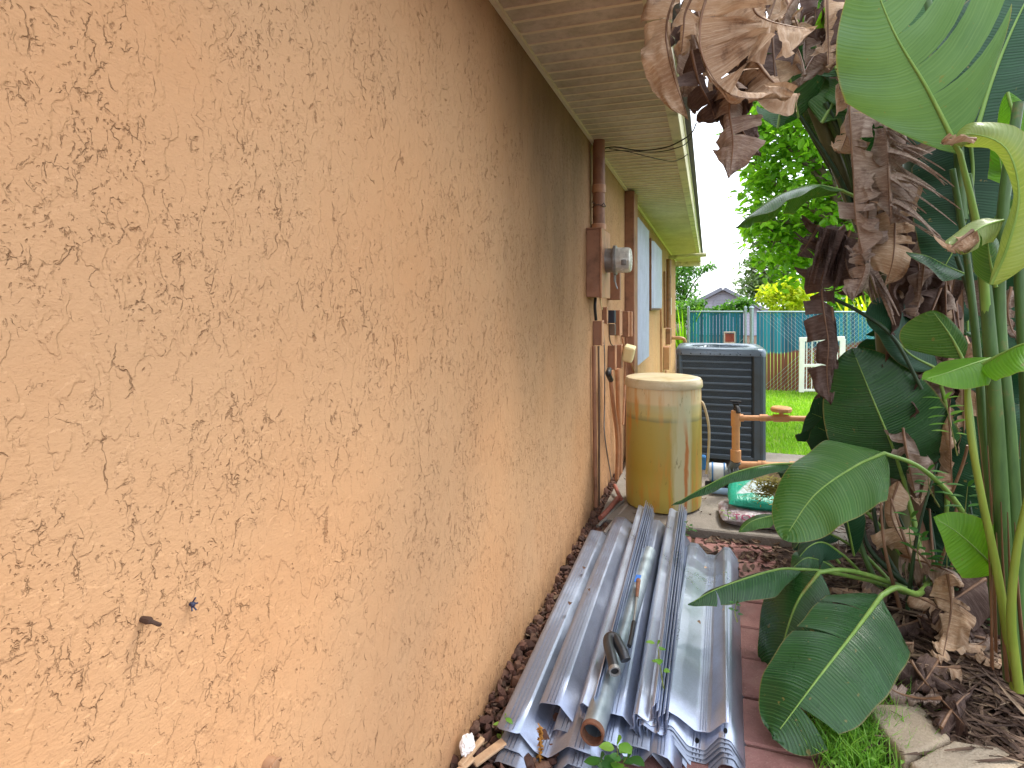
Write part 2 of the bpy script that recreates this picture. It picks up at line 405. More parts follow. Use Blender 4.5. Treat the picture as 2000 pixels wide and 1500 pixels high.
# service mast
ms = Wp(1157, 350, .05); yc_ = (my0+my1)/2-.0
mast = empty('conduit_mast', (XW+.05, yc_, mzt+.008), label='thick peach painted conduit pipe running up from the meter box into the eave', cat='conduit')
m = MB(); m.tube([(XW+.05, yc_, mzt+.010), (XW+.05, yc_, ZS-.001)], .039, 24); m.build('pipe', M_paint2, mast, smooth=40)
m = MB(); z_ = at(1157, 372, Y=yc_).z
m.lathe([(.040, 0), (.044, .002), (.044, .05), (.040, .052)], (XW+.05, yc_, z_-.02), 24)
m.build('coupling', M_paint, mast, smooth=40)
m = MB(); m.lathe([(.040, 0), (.046, .002), (.046, .04), (.040, .042)], (XW+.05, yc_, mzt+.010), 24); m.build('hub', M_paint, mast, smooth=40)
z_ = at(1157, 404, Y=yc_).z
m = MB(); pts = [(XW+.05+.042*math.cos(a), yc_+.042*math.sin(a), z_+.006*math.sin(3*a)) for a in [R(x) for x in range(-150, 151, 15)]]
m.tube(pts, .004, 6); m.tube([(XW+.075, yc_-.035, z_), (XW+.09, yc_-.05, z_+.012), (XW+.10, yc_-.04, z_-.008)], .004, 6)
m.tube([(XW+.03, yc_-.04, z_+.01), (XW+.02, yc_-.06, z_+.025)], .004, 6); m.build('strap', M_scr, mast, smooth=40)
rebase(mast)
# smaller boxes: each a thing
wallbox('junction_box', 1186, 1211, 1213, 520, 586, M_paint2, label='peach painted metal box half hidden behind the round electric meter', cat='junction box')
for a_, lab in (((1158, 1174, 1178, 627, 674), 'small square painted box left of the dark blue box, below the electric meter'),
                ((1176, 1184, 1186, 600, 632), 'narrow peach box between the black cable plug and the dark blue box'),
                ((1201, 1209, 1214, 606, 655), 'tall slim peach box just right of the dark blue box'),
                ((1187, 1200, 1203, 675, 722), 'peach junction box with a conduit elbow under it, left one of the low pair'),
                ((1201, 1212, 1215, 674, 719), 'peach junction box over a fat pale conduit, right one of the low pair')):
    t_ = empty('junction_box', Wp(a_[0], a_[4]), label=lab, cat='junction box', group='small boxes below the meter')
    bo, (y0, y1, xo, zb, zt) = wallbox('box', *a_, M_paint2, t_, .003)
    m = MB(); m.box((xo+.003, (y0+y1)/2, (zb+zt)/2), (.007, (y1-y0)+.006, zt-zb+.008), bev=.002); m.build('cover', M_paint, t_, smooth=30)
    m = MB(); m.lathe([(.004, 0), (.004, .002), (.002, .003)], (xo+.0065, (y0+y1)/2, zt-.012), 8, AX); m.lathe([(.004, 0), (.004, .002), (.002, .003)], (xo+.0065, (y0+y1)/2, zb+.012), 8, AX); m.build('screw', M_scr, t_)
    rebase(t_)
t_ = empty('phone_box', Wp(1213, 658), label='peach utility box with two ribbed cover doors beside the tall wall chase', cat='utility box')
bo, (y0, y1, xo, zb, zt) = wallbox('box', 1213, 1226, 1231, 608, 658, M_paint2, t_, .003)
for q in (0, 1):
    m = MB(); m.box((xo+.004+q*.012, y0+.02+q*.06, (zb+zt)/2), (.010+q*.016, .05, zt-zb-.004), bev=.003); m.build('door', M_paint, t_, smooth=30)
rebase(t_)
wallbox('network_box', 1187, 1200, 1203, 606, 631, M_navy, label='small dark blue plastic box among the peach boxes on the wall', cat='plastic box')
wallbox('ground_block', 1189, 1201, 1203, 633, 655, M_scr, label='rusty brown metal block under the dark blue box', cat='metal block')
# tilted cream box
c_ = Wp(1228, 690, .10)
t_ = empty('cream_box', c_, label='tilted cream plastic box hanging loose by its cables beside the wall chase', cat='plastic box')
m = MB(); rt = Matrix.Rotation(R(14), 3, 'Y') @ Matrix.Rotation(R(12), 3, 'X')
m.box(c_, (.085, .10, .125), rt, bev=.008); m.build('case', M_cream, t_, smooth=30)
m = MB(); m.box(Vector(c_)+rt@Vector((.0, -.052, .0)), (.06, .006, .1), rt, bev=.002); m.build('cover', M_cream, t_, smooth=30); rebase(t_)
# conduits, cables down the wall
def wp(px, py, off): return Wp(px, py, off)
def run(name, pts, r, mat, lab, cat='conduit', n=10, grp=None, samples=24):
    P = [Wp(*p) if not isinstance(p, Vector) else p for p in pts]
    m = MB(); m.tube(cr(P, samples), r, n); return m.build(name, mat, smooth=50, label=lab, cat=cat, group=grp)
G = 'conduits and cables below the meter'
run('conduit', [(1160, 676, .02), (1161, 800, .02), (1164, 990, .02)], .013, M_paint2, 'straight brown conduit against the wall, left of all the cables', grp=G)
run('conduit', [(1169, 676, .018), (1170, 800, .018), (1170, 985, .018)], .007, M_scr, 'thin rusty conduit beside the straight brown one on the wall', grp=G)
run('conduit', [(1192, 724, .06), (1193, 740, .06), (1198, 790, .07), (1206, 860, .06), (1205, 942, .05)], .016, M_paint, 'bent peach conduit curving down from the left low junction box', grp=G)
run('conduit', [(1206, 720, .05), (1208, 800, .05), (1211, 880, .05), (1211, 942, .05)], .019, M_paint, 'fat pale peach conduit dropping from the right low junction box', grp=G)
run('cable', [(1179, 655, .05), (1181, 700, .05), (1181, 790, .04), (1181, 850, .05), (1194, 935, .06)], .0045, M_gal, 'thin loose grey cable hanging in front of the conduits', 'cable', 6, G)
run('cable', [(1216, 660, .04), (1221, 700, .05), (1221, 745, .05), (1217, 830, .05)], .009, M_paint, 'thick painted cable from the box with two ribbed doors', 'cable', 8, G)
run('cable', [(1224, 660, .05), (1226, 700, .06), (1225, 750, .06)], .004, M_paint2, 'thin cable beside the cream tilted box', 'cable', 6, G)
run('cable', [(1231, 703, .09), (1238, 725, .08), (1246, 740, .04), (1253, 745, .02)], .009, M_paint, 'cable looping from the cream box to the foot of the chase', 'cable', 8, G)
run('cable', [(1163, 582, .03), (1162, 600, .03), (1164, 625, .03)], .010, M_blk, 'black cable plug under the electric meter box', 'cable', 8, G)
run('cable', [(1172, 582, .05), (1174, 596, .05), (1176, 604, .05)], .005, M_cream, 'short pale wire under the electric meter box', 'cable', 6, G)
run('cable', [(1190, 655, .05), (1192, 668, .05), (1196, 675, .05)], .005, M_scr, 'short brown wire under the rusty metal block', 'cable', 6, G)
run('conduit', [(1190, 722, .06), (1188, 730, .065), (1193, 742, .06)], .019, M_blk, 'short black elbow at the foot of the left low junction box', 'conduit', 10, G)
# wires under the soffit
Q = lambda px, py, z: at(px, py, Z=z)
M_wire = simple('dark_wire', lin(40, 34, 32), .5)
def wire(pts, r, lab, mat=None):
    m = MB(); m.tube(cr([Q(*p) for p in pts], 30), r, 6); m.build('wire', mat or M_wire, smooth=60, label=lab, cat='wire', group='wires under the eave')
wire([(1171, 292, 2.36), (1200, 287, 2.36), (1250, 294, 2.35), (1300, 288, 2.35), (1335, 272, 2.36), (1352, 258, 2.37), (1360, 240, 2.38)], .0042, 'thick dark wire strung from the conduit mast across the eave to its edge')
wire([(1171, 298, 2.36), (1210, 294, 2.36), (1280, 297, 2.345), (1330, 286, 2.35), (1347, 272, 2.37), (1352, 262, 2.38)], .003, 'thin dark wire sagging just below the thick one under the eave')
wire([(1190, 290, 2.36), (1230, 297, 2.35), (1270, 307, 2.34), (1310, 315, 2.35), (1330, 310, 2.38), (1343, 301, 2.40)], .0028, 'thin wire with pale end drooping lowest under the eave')
wire([(1357, 258, 2.36), (1360, 282, 2.33), (1368, 297, 2.32), (1374, 290, 2.33), (1378, 262, 2.36)], .002, 'fine wire loop hanging outside the fascia')

# ---------------------------------------------------------------- windows with storm panels
def panel_mat(name, col, rough=.4, metal=.85):
    t = NT(name); o = t.geo(); sp = t.vor(t.vmap(o, (1, 1, 1)), 110); n1 = t.noise(o, 5, 6, .65); n2 = t.noise(o, 260, 2, .6)
    c = t.mix(t.mr(sp, .1, .6, 0, .35), col, tuple(x*.74 for x in col)); c = t.mix(t.mr(n1, .42, .68, 0, .45), c, tuple(x*k for x, k in zip(col, (.62, .62, .6))))
    c = t.mix(t.mr(n2, .35, .7, 0, .3), c, tuple(min(x*1.25, .95) for x in col))
    r = t.mr(n1, .3, .7, rough-.06, rough+.18)
    return t.done(t.pbr(c, r, metal, t.bump(t.math('ADD', n2, t.math('MULTIPLY', n1, 2.)), .35, .0016)))
M_shut = panel_mat('painted_storm_panel', lin(200, 206, 226), .5, .15)
M_frame = simple('brown_window_frame', lin(120, 82, 60), .5, dirt=lin(70, 50, 40))
def shutter(px0, px1, yt, yb, off, lab, ybf=None, trim=True):
    pa = Wp(px0, yt, off); pb = Wp(px1, yt, off); zb = Wp(px0, yb, off).z
    t_ = empty('window', (XW, (pa.y+pb.y)/2, zb), label=lab, cat='window', group='windows under storm panels')
    m = MB(); W_ = pb.y-pa.y; nr = max(int(W_/.09), 4); vs = []; k = 0
    zt = pa.z
    for i in range(nr):
        y0 = pa.y+W_*i/nr; dy = W_/nr
        for (f_, d_) in ((0, 0), (.28, 0), (.42, .028), (.70, .028), (.84, 0)):
            vs += [(XW+off-.028+d_, y0+dy*f_, zb), (XW+off-.028+d_, y0+dy*f_, zt)]
    vs += [(XW+off-.028, pb.y, zb), (XW+off-.028, pb.y, zt)]
    n_ = len(vs)//2; m.add(vs, [(2*i, 2*i+1, 2*i+3, 2*i+2) for i in range(n_-1)]); o = m.build('storm_panel', M_shut, t_)
    so = o.modifiers.new('thick', 'SOLIDIFY'); so.thickness = .0015
    if trim:
        m = MB(); 
        m.box((XW+(off-.03)/2, (pa.y+pb.y)/2, zt+.015), (off-.02, W_+.1, .03), bev=.003); m.box((XW+(off-.03)/2, (pa.y+pb.y)/2, zb-.015), (off-.02, W_+.1, .03), bev=.003)
        m.box((XW+(off-.03)/2, pa.y-.028, (zt+zb)/2), (off-.02, .04, zt-zb), bev=.003); m.box((XW+(off-.03)/2, pb.y+.028, (zt+zb)/2), (off-.02, .04, zt-zb), bev=.003)
        m.build('frame', M_frame, t_)
    rebase(t_); return t_
shutter(1246, 1268, 423, 714, .045, 'tall window covered with pale blue storm panels beside the wall chase', trim=False)
shutter(1277, 1293, 470, 602, .075, 'small far window with pale blue storm panel in a brown frame')
# downspout at the far end
dsp = empty('downspout', Wp(1306, 722), label='peach downspout with a pale pipe running out under the far end of the eave', cat='downspout')
m = MB(); m.tube([Wp(1306, 506, .06), Wp(1306, 640, .06)], .042, 14); m.build('pipe', M_paint2, dsp, smooth=40)
m = MB(); p = Wp(1306, 503, .06); m.tube([p, (XF+.14, p.y-.02, p.z+.03)], .036, 14)
m.build('gutter_outlet', M_fas, dsp, smooth=40); rebase(dsp)
wallbox('disconnect_box', 1300, 1309, 1312, 642, 673, M_paint2, label='upper of two far wall boxes, at the foot of the downspout', cat='junction box')
wallbox('disconnect_box', 1295, 1307, 1310, 678, 722, M_paint, label='lower of two far wall boxes, left of the air conditioner', cat='junction box')
m = MB(); p = Wp(1312, 660, .08); m.tube(cr([p, p+Vector((.14, 0, .0)), p+Vector((.22, 0, -.03)), p+Vector((.24, 0, -.12))], 14), .032, 12)
m.build('conduit', M_paint, smooth=50, label='thick peach conduit bending out of the far wall box toward the air conditioner', cat='conduit')
run('conduit', [(1291, 604, .03), (1292, 730, .03)], .018, M_paint, 'thin painted pipe below the small far window', 'conduit')
run('conduit', [(1298, 530, .03), (1299, 640, .03)], .022, M_paint2, 'thin painted pipe left of the far downspout', 'conduit')
run('conduit', [(1301, 724, .05), (1300, 760, .05)], .02, M_paint, 'short pipe under the lower far wall box', 'conduit')
m = MB(); p = Wp(1310, 598, .085); m.box(p, (.02, .12, .3), bev=.002); m.build('paper_tag', simple('white_tag', (.8, .8, .8), .6), label='small white tag on the far downspout', cat='tag')

# ---------------------------------------------------------------- slab
def conc(name, col, moss=.3):
    t = NT(name); o = t.geo(); n1 = t.noise(o, 5, 7, .65); n2 = t.noise(o, 130, 3, .7); v = t.vor(o, 90)
    c = t.mix(t.mr(n1, .3, .7), tuple(x*.75 for x in col), tuple(x*1.15 for x in col)); c = t.mix(t.mr(n2, .4, .65, 0, .4), c, tuple(x*.55 for x in col))
    c = t.mix(t.mr(t.noise(o, 3, 6, .7), .55, .7, 0, moss), c, lin(78, 80, 50))
    return t.done(t.pbr(c, .88, 0, t.bump(t.math('ADD', n2, t.math('MULTIPLY', n1, 2)), .8, .008), .25))
M_conc = conc('weathered_concrete', lin(150, 142, 132))
SLZ = .045; ys0 = at(1450, 1042, Z=SLZ).y
m = MB(); m.box(((XW+.06+.85)/2, (ys0+5.75)/2, SLZ-.10), (.85-XW-.06, 5.75-ys0, .2), bev=.008); m.build('concrete_slab', M_conc, smooth=30, kind='structure')

# ---------------------------------------------------------------- brine tank
def tank_mat():
    t = NT('stained_plastic'); o = t.obj(); s = t.n('SeparateXYZ', None, Vector=o); z = s.outputs[2]
    ns = t.noise(t.vmap(o, (1, 1, .12)), 12, 5, .6); zz = t.math('ADD', z, t.math('MULTIPLY', t.math('SUBTRACT', t.noise(o, 8, 3), .5), .012))
    c = t.ramp(t.mr(zz, 0, .88), [(0, lin(190, 172, 84)), (.30, lin(172, 146, 58)), (.655, lin(172, 154, 78)), (.665, lin(140, 134, 86)), (.70, lin(192, 176, 112)), (.77, lin(190, 180, 130)), (.79, lin(216, 194, 148)), (1, lin(220, 198, 156))])
    a = t.math('ARCTAN2', s.outputs[1], s.outputs[0])
    # rust-orange overflow runs and a pale chalky scar down the camera side
    run_ = t.math('MULTIPLY', t.mr(t.noise(t.n('CombineXYZ', None, X=a, Y=0., Z=t.math('MULTIPLY', z, .5)), 5.5, 5, .6), .50, .60), t.mr(t.noise(o, 3, 3), .38, .6))
    c = t.mix(t.math('MULTIPLY', run_, .8), c, lin(206, 136, 50))
    sc = t.mr(t.math('ABSOLUTE', t.math('ADD', a, t.math('ADD', .95, t.math('MULTIPLY', t.math('SUBTRACT', ns, .5), .5)))), .30, .16, 0, 1)
    sc = t.math('MULTIPLY', sc, t.mr(z, .80, .72)); c = t.mix(t.math('MULTIPLY', sc, .75), c, lin(206, 204, 168))
    r2 = t.math('MULTIPLY', t.mr(t.math('ABSOLUTE', t.math('ADD', a, t.math('ADD', .88, t.math('MULTIPLY', t.math('SUBTRACT', t.noise(t.vmap(o, (1, 1, .3)), 14, 4), .5), .3)))), .08, .03, 0, 1), t.mr(z, .62, .45))
    c = t.mix(t.math('MULTIPLY', r2, .85), c, lin(190, 104, 36))
    sp = t.mr(t.noise(t.vmap(o, (1, 1, .35)), 30, 5, .7), .62, .70, 0, .6); c = t.mix(sp, c, lin(96, 84, 40))
    sh = t.pbr(c, .38, 0, t.bump(ns, .3, .003), .45, Subsurface_Weight=.0)
    return t.done(sh)
TX, TY = .0, .0
pl = at(1221, 900, Z=.3); dcen = at(1295, 1004, Z=SLZ)
tk = empty('brine_tank', (at(1295, 960, Y=dcen.y+.2).x, dcen.y+.21, SLZ), label='yellowed plastic brine tank with a round lid and rusty streaks', cat='plastic tank')
rT = .244; tc_ = Vector(tk.location)
hT = at(1295, 762, Y=tc_.y-rT).z-SLZ
m = MB(); m.lathe([(rT-.03, 0), (rT-.006, .012), (rT-.001, .04), (rT, .1), (rT+.001, hT*.5), (rT-.002, hT-.02), (rT-.004, hT)], (0, 0, 0), 64)
bd = m.build('body', tank_mat(), tk, smooth=40)
M_lid = simple('yellowed_lid', lin(206, 190, 154), .35, var=.1, nscale=9, dirt=lin(176, 150, 90), dscale=6)
m = MB(); m.lathe([(rT-.006, hT-.002), (rT+.006, hT-.002), (rT+.009, hT+.006), (rT+.006, hT+.038), (rT-.004, hT+.054), (rT-.03, hT+.060), (rT-.06, hT+.056), (.05, hT+.062), (.002, hT+.063)], (0, 0, 0), 64)
m.build('lid', M_lid, tk, smooth=40)
m = MB(); p0 = at(1371, 782, Y=tc_.y)
m.tube(cr([at(1366, 784, Y=tc_.y), at(1374, 790, Y=tc_.y-.02), at(1384, 830, Y=tc_.y-.02), at(1384, 880, Y=tc_.y), at(1380, 925, Y=tc_.y+.03)], 24), .0085, 10)
m.build('hose', simple('beige_hose', lin(196, 176, 138), .45), smooth=60, label='beige hose looping down the right side of the yellow tank', cat='hose')

# ---------------------------------------------------------------- air conditioner
YA = at(1410, 897, Z=SLZ+.05).y
ax0 = at(1321, 800, Y=YA).x; ax1 = at(1496, 800, Y=YA).x; azb = SLZ+.05; azt = at(1410, 690, Y=YA).z; aw = ax1-ax0; acx = (ax0+ax1)/2
M_ac = simple('dark_grey_enamel', lin(84, 98, 108), .35, .25, var=.08, nscale=8, dirt=lin(74, 78, 74), dscale=4)
M_acd = simple('coil_black', lin(18, 20, 24), .7, .2, var=.3)
M_acb = simple('louver_enamel', lin(92, 106, 118), .35, .3, var=.1)
acc = empty('air_conditioner', (acx, YA+aw/2, azb), label='dark grey air conditioner condenser with louvered sides standing on the slab', cat='air conditioner')
m = MB(); m.box((acx, YA+aw/2, (azb+azt)/2), (aw-.06, aw-.06, azt-azb-.02)); m.build('coil', M_acd, acc)
m = MB(); cw = .052
gx1 = at(1469, 800, Y=YA).x
for (x, y) in ((ax0+cw/2, YA+cw/2), (ax0+cw/2, YA+aw-cw/2), (ax1-cw/2, YA+aw-cw/2)): m.box((x, y, (azb+azt)/2), (cw, cw, azt-azb), bev=.02)
m.box(((gx1+ax1)/2, YA+.03, (azb+azt)/2), (ax1-gx1, .06, azt-azb), bev=.02)
m.box((gx1+.018, YA-.002, (azb+azt)/2), (.006, .006, azt-azb-.02), bev=.002); m.box((gx1+.07, YA-.002, (azb+azt)/2), (.006, .006, azt-azb-.02), bev=.002)
m.box((acx, YA+aw/2, azb+.012), (aw-.01, aw-.01, .03), bev=.004)
m.build('cabinet', M_ac, acc, smooth=35)
m = MB(); nrow = 14; H_ = azt-azb
for i in range(nrow+1):
    z = azb+.03+(H_-.045)*i/nrow
    for (cx_, cy_, sx_, sy_) in (((ax0+gx1)/2, YA+.012, gx1-ax0-.01, .014), (ax0+.012, YA+aw/2, .014, aw-.04), (ax1-.012, YA+aw/2, .014, aw-.04), (acx, YA+aw-.012, aw-.04, .014)):
        m.box((cx_, cy_, z), (sx_, sy_, .017), bev=.003)
for i in range(74):
    x = ax0+.03+(gx1-ax0-.03)*i/74
    m.box((x, YA+.016, (azb+azt)/2), (.0034, .012, H_-.03))
    if i % 2 == 0:
        y = YA+.03+(aw-.06)*i/74
        m.box((ax0+.022, y, (azb+azt)/2), (.012, .0035, H_-.03)); m.box((ax1-.022, y, (azb+azt)/2), (.012, .0035, H_-.03))
m.build('grille', M_acb, acc, smooth=30)
def rrect(w_, r_, z, c, n=8):
    out = []
    for (sx, sy, a0) in ((1, 1, 0), (-1, 1, 90), (-1, -1, 180), (1, -1, 270)):
        for k in range(n+1):
            a = R(a0+90*k/n); out.append((c[0]+sx*(w_/2-r_)+r_*math.cos(a), c[1]+sy*(w_/2-r_)+r_*math.sin(a), z))
    return out
m = MB(); rings = [rrect(aw+.012, .06, azt-.02, (acx, YA+aw/2)), rrect(aw+.014, .06, azt+.012, (acx, YA+aw/2)), rrect(aw, .06, azt+.034, (acx, YA+aw/2)), rrect(aw-.05, .05, azt+.044, (acx, YA+aw/2)), rrect(aw-.2, .22, azt+.040, (acx, YA+aw/2)), rrect(aw-.24, .22, azt+.015, (acx, YA+aw/2))]
nn = len(rings[0]); vs = [p for r_ in rings for p in r_]
m.add(vs, [(i*nn+k, i*nn+(k+1) % nn, (i+1)*nn+(k+1) % nn, (i+1)*nn+k) for i in range(len(rings)-1) for k in range(nn)])
m.build('top_cover', simple('top_enamel', lin(112, 126, 138), .3, .3, var=.06), acc, smooth=50)
m = MB(); cc = Vector((acx, YA+aw/2, azt+.038))
for k in range(7):
    r_ = .05+.035*k; m.tube([cc+Vector((r_*math.cos(a), r_*math.sin(a), .012-.004*k)) for a in [2*math.pi*j/32 for j in range(33)]], .002, 5, cap=False)
for k in range(16):
    a = 2*math.pi*k/16; m.tube([cc+Vector((.03*math.cos(a), .03*math.sin(a), .014)), cc+Vector((.27*math.cos(a), .27*math.sin(a), -.01))], .002, 5)
m.lathe([(.05, 0), (.05, .014), (.03, .02), (.002, .02)], cc, 20); m.build('fan_guard', M_acb, acc, smooth=40)
m = MB()
for k in range(9): m.lathe([(.005, 0), (.005, .003), (.002, .004)], (ax0+.04+k*(aw-.08)/8, YA-.006, azt-.006), 8, Matrix.Rotation(R(90), 3, 'X'))
m.build('screw', M_acd, acc); rebase(acc)

# ---------------------------------------------------------------- painted pipework and pump
YP = at(1437, 955, Z=SLZ+.02).y-.05
def pt(px, py, dy=0): return at(px, py, Y=YP+dy)
M_pp = simple('peach_pvc', lin(206, 150, 98), .4, var=.08, nscale=18, dirt=lin(150, 104, 70), dscale=9)
pr = .026
pw = empty('water_pipe', (pt(1437, 900).x, YP, SLZ), label='peach painted water pipe with a tee, a round hand valve and a black spigot', cat='water pipe')
m = MB(); m.tube([pt(1437, 902), pt(1437, 803)], pr*1.02, 16); m.lathe([(pr, 0), (pr*1.35, .002), (pr*1.35, .075), (pr, .078)], pt(1437, 900), 20)
m.lathe([(pr, 0), (pr*1.22, .002), (pr*1.22, .10), (pr*1.1, .11), (pr*.5, .113)], pt(1437, 833), 20)
m.tube([pt(1437, 816), pt(1600, 818)], pr*.72, 14); m.tube([pt(1441, 816), pt(1452, 816)], pr, 14); m.tube([pt(1484, 816), pt(1500, 816)], pr*.92, 14); m.tube([pt(1510, 816.5), pt(1540, 817)], pr*1.0, 14)
m.tube([pt(1598, 818), pt(1598, 800)], pr*.6, 10); m.tube([pt(1596, 808), pt(1605, 808)], pr*.4, 8)
m.build('pipe', M_pp, pw, smooth=40)
m = MB(); p = pt(1526, 812); m.tube([p, p+Vector((0, 0, .05))], .014, 10)
vs_ = []; 
m.lathe([(.030, 0), (.062, .006), (.068, .014), (.068, .030), (.060, .038), (.030, .03), (.002, .036)], p+Vector((0, 0, .022)), 12)
m.build('valve_handle', M_pp, pw, smooth=30)
m = MB(); p = pt(1437, 803); m.tube([p, p+Vector((0, 0, .05))], .014, 10); m.tube([p+Vector((0, .0, .03)), p+Vector((.012, -.05, .025)), p+Vector((.014, -.065, .0))], .016, 10)
m.box(p+Vector((0, 0, .068)), (.075, .014, .012), bev=.004); m.tube([p+Vector((-.02, 0, .05)), p+Vector((.02, 0, .052))], .012, 8)
m.build('spigot', M_blk, pw, smooth=40); rebase(pw)
m = MB(); a = pt(1440, 908, .02); b = pt(1580, 912, .02); m.tube([a, b], pr*1.05, 16)
for q in (.0, .30, .34, .74, .8): m.tube([a.lerp(b, q), a.lerp(b, q+.07)], pr*1.3, 16)
m.build('water_pipe', M_pp, smooth=40, label='lower thick peach pipe lying level beside the pump', cat='water pipe')
M_pw = simple('pump_white', lin(206, 212, 218), .4, var=.06, dirt=lin(120, 116, 108)); M_pg = simple('pump_grey', lin(104, 112, 112), .5, .3, dirt=lin(70, 60, 52)); M_pb = simple('pump_teal', lin(74, 122, 138), .45, var=.1)
M_blue = simple('blue_plastic', lin(44, 112, 172), .4); M_lb = simple('pale_blue_plastic', lin(140, 172, 206), .45)
pu = empty('water_pump', (pt(1420, 950).x, YP, SLZ), label='water pump with white motor and grey green volute behind the yellow tank', cat='pump')
c0 = pt(1384, 921, .06); c1 = pt(1418, 921, .06); m = MB(); m.lathe([(.02, 0), (.062, .004), (.066, .02), (.066, (c1-c0).length)], c0, 28, AX)
m.build('motor', M_pw, pu, smooth=40)
m = MB()
for q in (0.02, .10): m.lathe([(.066, 0), (.07, .002), (.07, .010), (.066, .012)], c0+Vector((q, 0, 0)), 28, AX)
m.build('band', M_blue, pu, smooth=40)
m = MB(); cv = pt(1432, 930, .03)
for (dx, r_) in ((-.05, .06), (-.025, .075), (.0, .085), (.015, .085), (.028, .092), (.044, .07)):
    m.lathe([(r_*.6, -.006), (r_, -.004), (r_, .006), (r_*.6, .008)], cv+Vector((dx, 0, 0)), 28, AX)
m.lathe([(.055, -.06), (.06, .06)], cv, 24, AX)
m.box(cv+Vector((0, 0, -.085)), (.1, .14, .03), bev=.005); m.tube([cv+Vector((.0, 0, .05)), pt(1437, 900)], .036, 16); m.build('volute', M_pg, pu, smooth=40)
m = MB(); m.lathe([(.03, 0), (.045, .005), (.045, .075), (.03, .08)], cv+Vector((.05, -.01, -.035)), 24, AX); m.build('inlet', M_pb, pu, smooth=40)
m = MB(); m.box(pt(1374, 903, .02), (.035, .05, .10), bev=.008); m.build('capacitor', M_blue, pu, smooth=35)
m = MB(); m.box(pt(1397, 948, .03), (.14, .12, .025), bev=.005); m.build('foot', M_blk, pu); rebase(pu)
m = MB(); m.lathe([(.012, 0), (.022, .003), (.022, .115), (.012, .118)], at(1388, 957, Y=YP-.07), 18, AX); m.build('plastic_bottle', M_lb, smooth=40, label='pale blue plastic bottle lying in front of the pump', cat='bottle')
m = MB(); p = at(1497, 945, Z=SLZ); m.box((p.x+.02, p.y+.1, SLZ+.045), (.30, .12, .09), bev=.006); m.build('concrete_block', conc('tan_block', lin(176, 156, 128), .1), smooth=30, label='tan concrete block behind the fertilizer bags', cat='block')

# ---------------------------------------------------------------- bags of soil
def bag_mat(name, kind):
    t = NT(name); o = t.obj(); s = t.n('SeparateXYZ', None, Vector=o); n1 = t.noise(o, 14, 5, .6); n2 = t.noise(t.vmap(o, (1, .35, 1)), 45, 4, .65)
    if kind == 'green':
        e = t.math('ADD', s.outputs[1], t.math('MULTIPLY', t.math('SUBTRACT', n1, .5), .05))
        c = t.mix(t.mr(e, -.065, -.055), lin(22, 158, 128), lin(190, 206, 206))
        ed = t.mr(t.math('ADD', s.outputs[0], t.math('MULTIPLY', e, -.5)), -.135, -.120); c = t.mix(ed, lin(22, 158, 128), c)
        d = t.mr(t.noise(t.vmap(o, (1.2, 2.5, 1)), 38, 4, .8), .54, .60); msk = t.math('MULTIPLY', t.mr(e, -.045, -.035), t.mr(s.outputs[0], -.10, -.09))
        c = t.mix(t.math('MULTIPLY', t.math('MULTIPLY', d, msk), .8), c, lin(58, 92, 98))
    else:
        c = t.mix(t.mr(n1, .4, .6), lin(150, 140, 144), lin(196, 186, 190)); c = t.mix(t.mr(t.noise(o, 9, 5), .5, .6, 0, .7), c, lin(104, 66, 66))
    return t.done(t.pbr(c, .28, 0, t.bump(n2, .8, .010), .5))
def bag(name, c, dims, rz, mat, seed, **k):
    bm_ = MB(); nx, ny_ = 28, 20; L_, Wd, H2 = dims; vs = []
    for sgn in (1, -1):
        for j in range(ny_+1):
            for i in range(nx+1):
                u = i/nx*2-1; v = j/ny_*2-1
                e = max(0, (1-abs(u)**3.2))*max(0, (1-abs(v)**3)); hh = e**.45*H2/2
                nz_ = noise.noise(Vector((u*2.2, v*2, seed)))*.22+noise.noise(Vector((u*7, v*6, seed+4)))*.09
                pull = 1-.05*(abs(v)**2); z = sgn*hh*(1+nz_)
                if sgn < 0: z = max(z, -H2*.42)
                vs.append((u*L_/2*pull*(1+.02*noise.noise(Vector((v*5, seed, 0)))), v*Wd/2*(1-.05*abs(u)**2), z+H2*.42))
    n_ = (nx+1)*(ny_+1); fs = []
    for q in (0, 1):
        for j in range(ny_):
            for i in range(nx):
                a = q*n_+j*(nx+1)+i; f = (a, a+1, a+nx+2, a+nx+1); fs.append(f if q == 0 else f[::-1])
    bm_.add(vs, fs); o = bm_.build(name, mat, smooth='all', **k); o.location = c; o.rotation_euler = (0, 0, rz); return o
pb = at(1474, 1030, Z=SLZ)
b2 = bag('soil_bag', (pb.x+.03, pb.y+.11, SLZ+.002), (.46, .34, .10), R(3), bag_mat('grey_bag', 'grey'), 3.3, label='lower grey soil bag with magenta lettering lying on the slab', cat='soil bag')
b1 = bag('soil_bag', (pb.x+.065, pb.y+.17, SLZ+.098), (.42, .30, .085), R(-2), bag_mat('green_bag', 'green'), 8.1, label='upper green and white soil bag lying on the grey one', cat='soil bag')
def text(body, size, mat, name='lettering', ext=.0006):
    cu = bpy.data.curves.new(name, 'FONT'); cu.body = body; cu.size = size; cu.extrude = ext; cu.align_x = 'CENTER'; cu.align_y = 'CENTER'
    to = bpy.data.objects.new(name, cu); C.objects.link(to); bpy.context.view_layer.update()
    dg = bpy.context.evaluated_depsgraph_get(); me = bpy.data.meshes.new_from_object(to.evaluated_get(dg)); bpy.data.objects.remove(to)
    me.materials.clear(); me.materials.append(mat); o = bpy.data.objects.new(name, me); C.objects.link(o); return o
tx = text('TOPSOIL', .062, simple('magenta_ink', lin(166, 36, 92), .5)); tx.parent = b2; tx.location = (-.02, -.158, .066); tx.rotation_euler = (R(48), 0, R(0)); tx.scale = (1.15, .8, 1)
